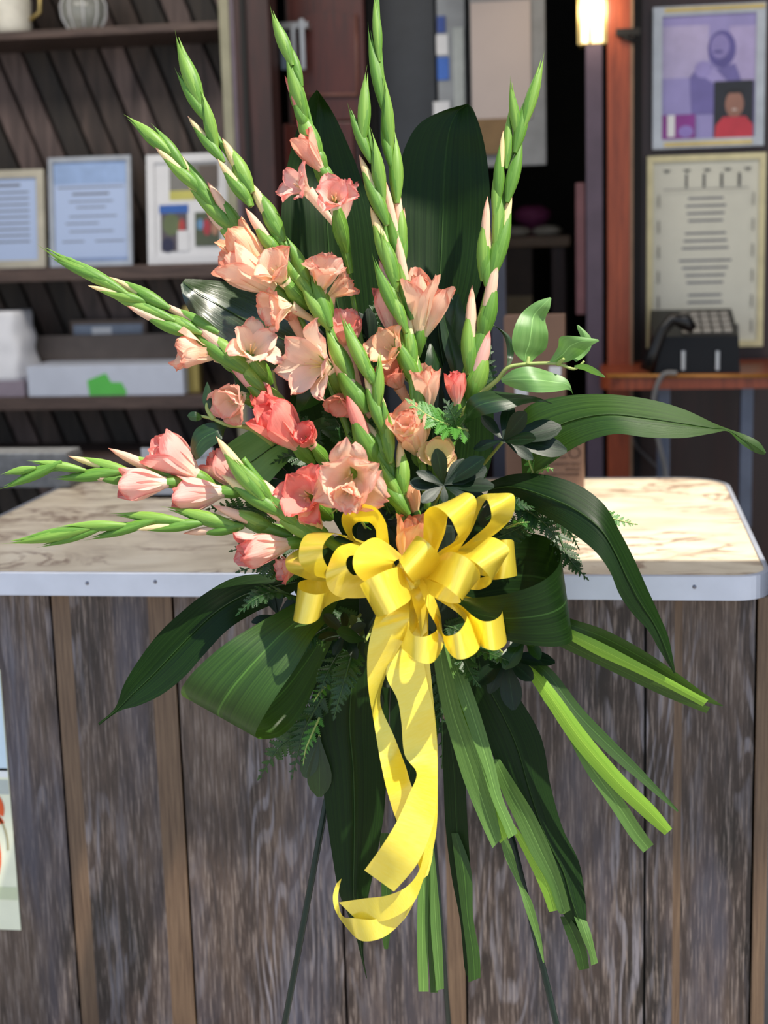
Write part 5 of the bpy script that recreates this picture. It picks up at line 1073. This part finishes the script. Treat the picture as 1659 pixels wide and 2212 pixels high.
fern('bright fern frond in the centre beside the peach bloom, pointing up left', [(1010, 930, -3), (960, 915, -6), (920, 895, -7), (885, 868, -7)], 60, 'fern_lit', 9, (.1, .5, .8))
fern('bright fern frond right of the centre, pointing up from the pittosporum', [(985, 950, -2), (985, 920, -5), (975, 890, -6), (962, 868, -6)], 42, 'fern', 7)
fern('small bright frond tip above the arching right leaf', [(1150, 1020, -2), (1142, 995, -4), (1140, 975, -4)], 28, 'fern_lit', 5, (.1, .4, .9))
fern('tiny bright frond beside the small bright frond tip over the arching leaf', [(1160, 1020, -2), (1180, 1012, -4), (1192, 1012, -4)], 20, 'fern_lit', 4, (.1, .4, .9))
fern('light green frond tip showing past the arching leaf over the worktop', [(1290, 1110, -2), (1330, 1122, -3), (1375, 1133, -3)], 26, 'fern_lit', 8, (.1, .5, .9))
fern('dark frond hanging over the worktop right of the curled leaf', [(1205, 1150, 0), (1225, 1200, -2), (1245, 1225, -3), (1268, 1250, -3)], 36, 'fern', 9, (.2, .4, .9))
fern('dark frond with drooping tip above the worktop, below the arching leaf', [(1180, 1110, 1), (1215, 1130, 1), (1235, 1155, 1), (1250, 1185, 1)], 26, 'fern', 8)
fern('dark frond crowning the curled leaf', [(1110, 1090, -1), (1150, 1110, -2), (1190, 1145, -3), (1205, 1180, -3)], 42, 'fern', 9)
fern('fern frond between the top right ribbon loop and the arching leaf', [(1050, 1120, -3), (1085, 1105, -5), (1120, 1090, -6), (1150, 1095, -5)], 42, 'fern', 8, (.2, .7, .7))
fern('fern frond under the bow loops at right', [(1020, 1400, -3), (1050, 1410, -5), (1080, 1420, -6), (1100, 1428, -6)], 34, 'fern', 8, (.1, .8, .6))
fern('fern frond hanging right of the light green blades', [(985, 1400, -1), (1005, 1430, -3), (1020, 1460, -4), (1035, 1480, -4)], 36, 'fern', 8, (.1, .7, .7))
fern('bright-edged fern frond hanging left of the ribbon tails', [(765, 1400, -3), (750, 1450, -6), (735, 1500, -7), (722, 1550, -7)], 42, 'fern', 12, (.1, .7, .7))
fern('second fern frond hanging left of the ribbon tails, nearer the bent leaf', [(740, 1400, -1), (715, 1440, -4), (700, 1470, -5), (692, 1500, -5)], 34, 'fern', 8, (.1, .7, .7))
fern('dark fern frond dangling over the boards, lower left', [(690, 1520, 2), (650, 1580, 2), (600, 1620, 2), (560, 1680, 2)], 52, 'fern', 11)
fern('dark fern frond over the boards, right of the lowest left one', [(700, 1500, 1), (660, 1570, 1), (645, 1620, 1), (630, 1680, 1)], 40, 'fern', 10)
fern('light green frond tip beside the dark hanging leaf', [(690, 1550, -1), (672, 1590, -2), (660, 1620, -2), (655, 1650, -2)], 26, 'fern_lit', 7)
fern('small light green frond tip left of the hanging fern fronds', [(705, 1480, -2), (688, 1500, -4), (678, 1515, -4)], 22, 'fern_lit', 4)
fern('fern frond left of the bow over the long pointed leaf', [(640, 1290, -1), (590, 1280, -4), (550, 1295, -5), (515, 1325, -5)], 46, 'fern', 10, (-.1, .7, .6))
fern('dark fern frond below the pink half-open bloom at left', [(650, 1240, 0), (600, 1225, -2), (560, 1222, -2), (515, 1235, -2)], 42, 'fern', 9)
fern('dark fern frond showing between the two left-reaching gladioli', [(600, 1120, 2), (550, 1100, 1), (500, 1095, 1), (450, 1100, 1)], 40, 'fern', 9)
fern('dark fern frond under the lower left-reaching gladiolus', [(640, 1180, 2), (580, 1170, 1), (540, 1180, 1), (500, 1190, 1)], 38, 'fern', 8)
fern('bluish dark fern frond left of the blush bloom', [(730, 1010, 1), (680, 1000, 0), (630, 985, 0), (590, 1000, 0)], 46, 'fern', 10)
fern('fern frond above the coral half-open bloom', [(700, 960, 2), (640, 920, 2), (590, 890, 1), (545, 880, 1)], 44, 'fern', 9)
fern('dark fern frond between the coral bloom and the green spikes', [(760, 980, 1), (740, 930, 0), (715, 890, 0), (700, 860, 0)], 50, 'fern', 9)
fern('dark fern frond filling the hollow left of the centre spikes', [(790, 1000, 1), (780, 940, 0), (790, 890, 0), (800, 850, 1)], 46, 'fern', 9)
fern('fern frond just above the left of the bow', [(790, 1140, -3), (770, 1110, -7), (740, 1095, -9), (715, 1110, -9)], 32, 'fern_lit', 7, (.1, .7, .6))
fern('dark frond below the blush bloom, right side', [(850, 1120, -2), (835, 1090, -4), (825, 1060, -5), (815, 1040, -5)], 34, 'fern', 7)
fern('fern frond behind the centre gladioli, near the dark upright leaf', [(850, 830, 3), (820, 760, 3), (800, 700, 3), (810, 650, 4)], 46, 'fern', 9)
fern('dark fern frond right of the rightmost gladiolus base', [(1010, 900, 2), (1040, 850, 2), (1055, 800, 2), (1060, 750, 3)], 40, 'fern', 9)
fern('dark fern frond behind the lower right bow loops', [(960, 1350, 1), (1010, 1370, 0), (1060, 1400, 0), (1090, 1440, 0)], 48, 'fern', 10)
fern('dark fern frond behind the ribbon tails', [(930, 1400, 3), (945, 1480, 3), (955, 1560, 2), (955, 1660, 2)], 36, 'fern', 11)
fern('dark fern frond behind the lower left loop of the bow', [(780, 1330, 1), (720, 1350, 0), (670, 1380, -1), (640, 1420, -1)], 50, 'fern', 10)
fern('dark frond above the curled leaf beside the right loops', [(1040, 1180, 2), (1100, 1150, 1), (1150, 1130, 0), (1200, 1120, 0)], 46, 'fern', 10)
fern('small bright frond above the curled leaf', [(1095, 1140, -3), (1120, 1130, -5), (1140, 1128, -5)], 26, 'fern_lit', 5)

PIM = [leafmesh('leaf', 1, w, M['pitto'], lambda t: (math.sin(math.pi * (t * .96 + .02) ** 1.7) ** .75) * .98 + .02, .12, c) for w, c in ((.42, .10), (.36, .2), (.46, .02))]
PIL = [leafmesh('leaf', 1, w, M['salal_dark'], lambda t: (math.sin(math.pi * (t * .96 + .02) ** 1.7) ** .75) * .98 + .02, .12, c) for w, c in ((.44, .10), (.40, .15))]
def pitto(label, c, facing, leaves, dd=0, meshes=PIM):
    """leaves: (tip px, tip py, depth change cm)"""
    o = thing('pittosporum_sprig', label, 'foliage', P(c[0], c[1], c[2] + 1), 'pittosporum sprigs in the flower spray'); C0 = P(*c); fv = vec(Vector(facing))
    tube('stem', [P(c[0] + (880 - c[0]) * .25, c[1] + (1200 - c[1]) * .25, c[2] + 5), P(c[0], c[1], c[2] + 1), C0], .002, M['twig'], o, 5)
    for i, (tx, ty, dz) in enumerate(leaves):
        T = P(tx, ty, c[2] + dz); y = T - C0
        place('leaf', meshes[i % len(meshes)], o, C0 + fv * .001 * i, y, fv + Vector((R.uniform(-.3, .3), R.uniform(-.3, .3), R.uniform(-.1, .4))), y.length, y.length)
    return o
pitto('very dark pittosporum rosette in front of the cream bloom, above the bow', (958, 1052, -7), (0, .3, .9), [(945, 972, -2), (1000, 985, 1), (1045, 990, -1), (1066, 1045, -1), (1020, 1075, -2), (885, 1045, 0), (912, 1085, -2), (905, 1020, -1), (1050, 1015, 1), (960, 1090, -1)])
pitto('glossy pittosporum sprig with bluish shine over the right-reaching leaf', (1085, 955, -5), (.1, .3, .9), [(1212, 915, 0), (1228, 962, 0), (1135, 892, -3), (1150, 945, -4), (1100, 870, 1), (1040, 900, 1), (1020, 970, 1), (1150, 990, -1)])
pitto('dark pittosporum rosette under the left of the bow', (745, 1370, -4), (0, .4, .9), [(690, 1375, -2), (745, 1320, 1), (790, 1350, -1), (720, 1415, -1), (770, 1420, -2), (700, 1330, 0)])
pitto('pale pittosporum leaves catching light under the left of the bow', (790, 1385, -4), (0, .5, .8), [(735, 1362, -4), (800, 1420, -2), (760, 1330, 0)], meshes=PIL)  # paler leaf mesh carries the caught light in its colour
pitto('pittosporum sprig hanging below the curled leaf at right', (1095, 1420, -2), (0, .4, .9), [(1108, 1532, -2), (1055, 1495, -1), (1150, 1470, -2), (1170, 1430, -1), (1200, 1420, 0), (1030, 1480, 0), (1060, 1440, -3)])
pitto('pale pittosporum leaves touching the lower right bow loops', (1135, 1375, -4), (0, .6, .7), [(1090, 1440, -3), (1165, 1418, -3), (1150, 1390, -5), (1105, 1395, -2)], meshes=PIL)
pitto('dark pittosporum rosette under the orange blooms left of the knot', (830, 1130, -3), (0, .3, .9), [(800, 1080, -1), (860, 1085, 0), (790, 1130, 0), (850, 1175, -1), (820, 1060, 1)])
pitto('rounded grey-green leaf pair hanging low over the boards', (690, 1590, 1), (0, .2, .9), [(655, 1680, 0), (690, 1725, 0), (665, 1640, 1)], meshes=PIL)
pitto('dark pittosporum sprig beside the upright left leaf, behind the peach blooms', (800, 760, 3), (0, .3, .9), [(770, 670, 0), (800, 668, -1), (850, 700, 0), (760, 720, 0), (840, 740, 0)])
pitto('dark pittosporum sprig at left below the left-reaching leaf', (600, 1330, 0), (0, .3, .9), [(560, 1380, 0), (545, 1340, -1), (600, 1270, 0), (640, 1290, -1), (570, 1270, 0)])
pitto('dark pittosporum sprig deep between the arching leaf and the bow', (1060, 1080, 0), (0, .3, .9), [(1010, 1060, 0), (1110, 1060, 0), (1090, 1130, 0), (1040, 1140, 0), (1000, 1110, 0), (1140, 1100, 0)])
pitto('dark pittosporum sprig behind the lower middle of the bow', (940, 1370, 1), (0, .3, .9), [(880, 1420, 0), (940, 1460, 0), (990, 1440, 0), (1010, 1380, 0), (870, 1350, 0)])
pitto('dark pittosporum sprig in the hollow above the coral open bloom', (640, 1040, 2), (0, .3, .9), [(580, 1010, 0), (600, 960, 0), (660, 960, 0), (560, 1060, 0), (700, 1000, 0), (620, 1110, 0)])
pitto('dark pittosporum sprig in the hollow right of the centre spikes', (960, 900, 3), (0, .3, .9), [(930, 820, 0), (1000, 810, 0), (1040, 880, 0), (900, 880, 0), (980, 760, 1), (1010, 950, 0), (940, 960, 0)])
pitto('dark pittosporum sprig low behind the tails, left side', (800, 1460, 3), (0, .3, .9), [(760, 1520, 0), (820, 1540, 0), (850, 1480, 0), (740, 1450, 0)])

def lf(parent, st, mat, fold=-.4, nm='leaf'): return sheet(nm, st, M[mat], parent, cols=6, fold=fold)
def branch(label, twigs, leaves, base):
    o = thing('salal_branch', label, 'branch', P(*base), 'salal branches in the flower spray')
    for i, tw in enumerate(twigs): q = cr(tw, 6); tube('twig', [P(*p) for p in q], [.0036 - .0022 * j / len(q) for j in range(len(q))], M['twig'], o, 6)
    for st, m in leaves: lf(o, st, m)
    return o
branch('salal branch with large light green leaves at the right over the cardboard boxes',
 [[(990, 900, -1), (1040, 850, -3), (1075, 820, -5), (1096, 795, -6), (1130, 787, -6), (1200, 785, -6), (1240, 797, -6), (1262, 780, -6)], [(1140, 787, -6), (1142, 770, -6)], [(1205, 786, -6), (1218, 775, -7)]],
 [([(1136, 786, 1142, 788, -6, -6), (1112, 762, 1158, 772, -7, -5), (1106, 735, 1180, 752, -8, -5), (1112, 705, 1184, 720, -8, -6), (1128, 675, 1178, 690, -7, -6), (1158, 652, 1188, 665, -7, -7), (1188, 642, 1191, 644, -7, -7)], 'salal'),
  ([(1186, 782, 1190, 786, -6, -6), (1205, 750, 1225, 782, -7, -6), (1210, 728, 1252, 768, -8, -6), (1240, 726, 1275, 748, -8, -7), (1292, 733, 1294, 737, -7, -7)], 'salal'),
  ([(1235, 775, 1245, 782, -6, -6), (1245, 755, 1262, 770, -5, -5), (1258, 740, 1276, 752, -5, -5), (1248, 712, 1276, 728, -5, -5), (1246, 702, 1250, 702, -5, -5)], 'salal'),
  ([(1240, 790, 1243, 796, -6, -6), (1262, 786, 1262, 800, -7, -6), (1285, 795, 1280, 808, -7, -6), (1306, 812, 1307, 816, -6, -6)], 'salal'),
  ([(1082, 818, 1084, 826, -6, -6), (1110, 798, 1120, 842, -7, -7), (1145, 792, 1160, 848, -7, -8), (1190, 804, 1200, 846, -6, -7), (1225, 820, 1228, 842, -6, -6), (1237, 850, 1239, 854, -6, -6)], 'salal'),
  ([(1000, 905, 1005, 915, -3, -3), (1012, 862, 1040, 898, -5, -6), (1050, 845, 1085, 888, -5, -7), (1110, 850, 1135, 872, -5, -6), (1160, 858, 1170, 868, -5, -5), (1192, 871, 1193, 873, -5, -5)], 'salal_dark'),
  ([(1060, 700, 1062, 703, 0, 0), (1070, 705, 1095, 720, 0, 0), (1090, 730, 1110, 745, 0, 0), (1096, 770, 1108, 775, 0, 0), (1094, 792, 1098, 794, -2, -2)], 'salal_dark')], (990, 900, -1))
branch('salal twig with small round dark leaves left of the pink gladioli',
 [[(590, 960, 0), (540, 925, -2), (490, 918, -3), (460, 905, -3), (430, 898, -3)], [(462, 906, -3), (448, 885, -3), (447, 870, -3)]],
 [([(437, 900, 435, 906, -3, -3), (425, 890, 425, 910, -4, -4), (412, 890, 412, 908, -4, -4), (405, 897, 405, 899, -4, -4)], 'salal_dark'),
  ([(452, 890, 448, 893, -3, -3), (458, 870, 438, 868, -3, -3), (456, 845, 440, 845, -3, -3), (448, 825, 447, 825, -3, -3)], 'salal_dark'),
  ([(492, 920, 485, 930, -3, -3), (460, 912, 478, 950, -3, -4), (425, 925, 450, 970, -3, -4), (412, 955, 430, 990, -3, -4), (413, 980, 420, 994, -3, -3)], 'salal_dark')], (590, 960, 0))
branch('dark salal sprig with upright leaves behind the bases of the right gladioli',
 [[(980, 960, 3), (985, 850, 4), (975, 760, 5), (970, 700, 5)]],
 [([(975, 760, 980, 765, 4, 4), (950, 700, 1005, 720, 3, 4), (960, 655, 1008, 690, 3, 4), (990, 634, 992, 638, 4, 4)], 'salal_dark'),
  ([(985, 830, 988, 830, 3, 3), (960, 760, 1000, 790, 2, 3), (950, 700, 985, 730, 2, 3), (948, 662, 952, 664, 2, 2)], 'salal_dark'),
  ([(940, 900, 945, 900, 3, 3), (915, 830, 950, 830, 2, 3), (920, 770, 955, 790, 2, 3), (928, 742, 932, 742, 3, 3)], 'salal_dark')], (980, 960, 3))
branch('dark salal leaves left below the open peach flowers', 
 [[(640, 900, 3), (600, 850, 3), (590, 800, 3)]],
 [([(600, 860, 605, 850, 3, 3), (560, 880, 570, 830, 2, 3), (520, 850, 540, 800, 2, 3), (500, 800, 502, 798, 2, 2)], 'salal_dark'),
  ([(640, 900, 645, 890, 3, 3), (640, 860, 690, 870, 2, 3), (660, 800, 720, 830, 2, 3), (700, 770, 702, 772, 2, 2)], 'salal_dark'),
  ([(640, 930, 655, 900, 3, 3), (700, 900, 720, 950, 2, 3), (760, 900, 770, 940, 2, 3), (800, 910, 802, 912, 2, 2)], 'salal_dark')], (640, 900, 3))
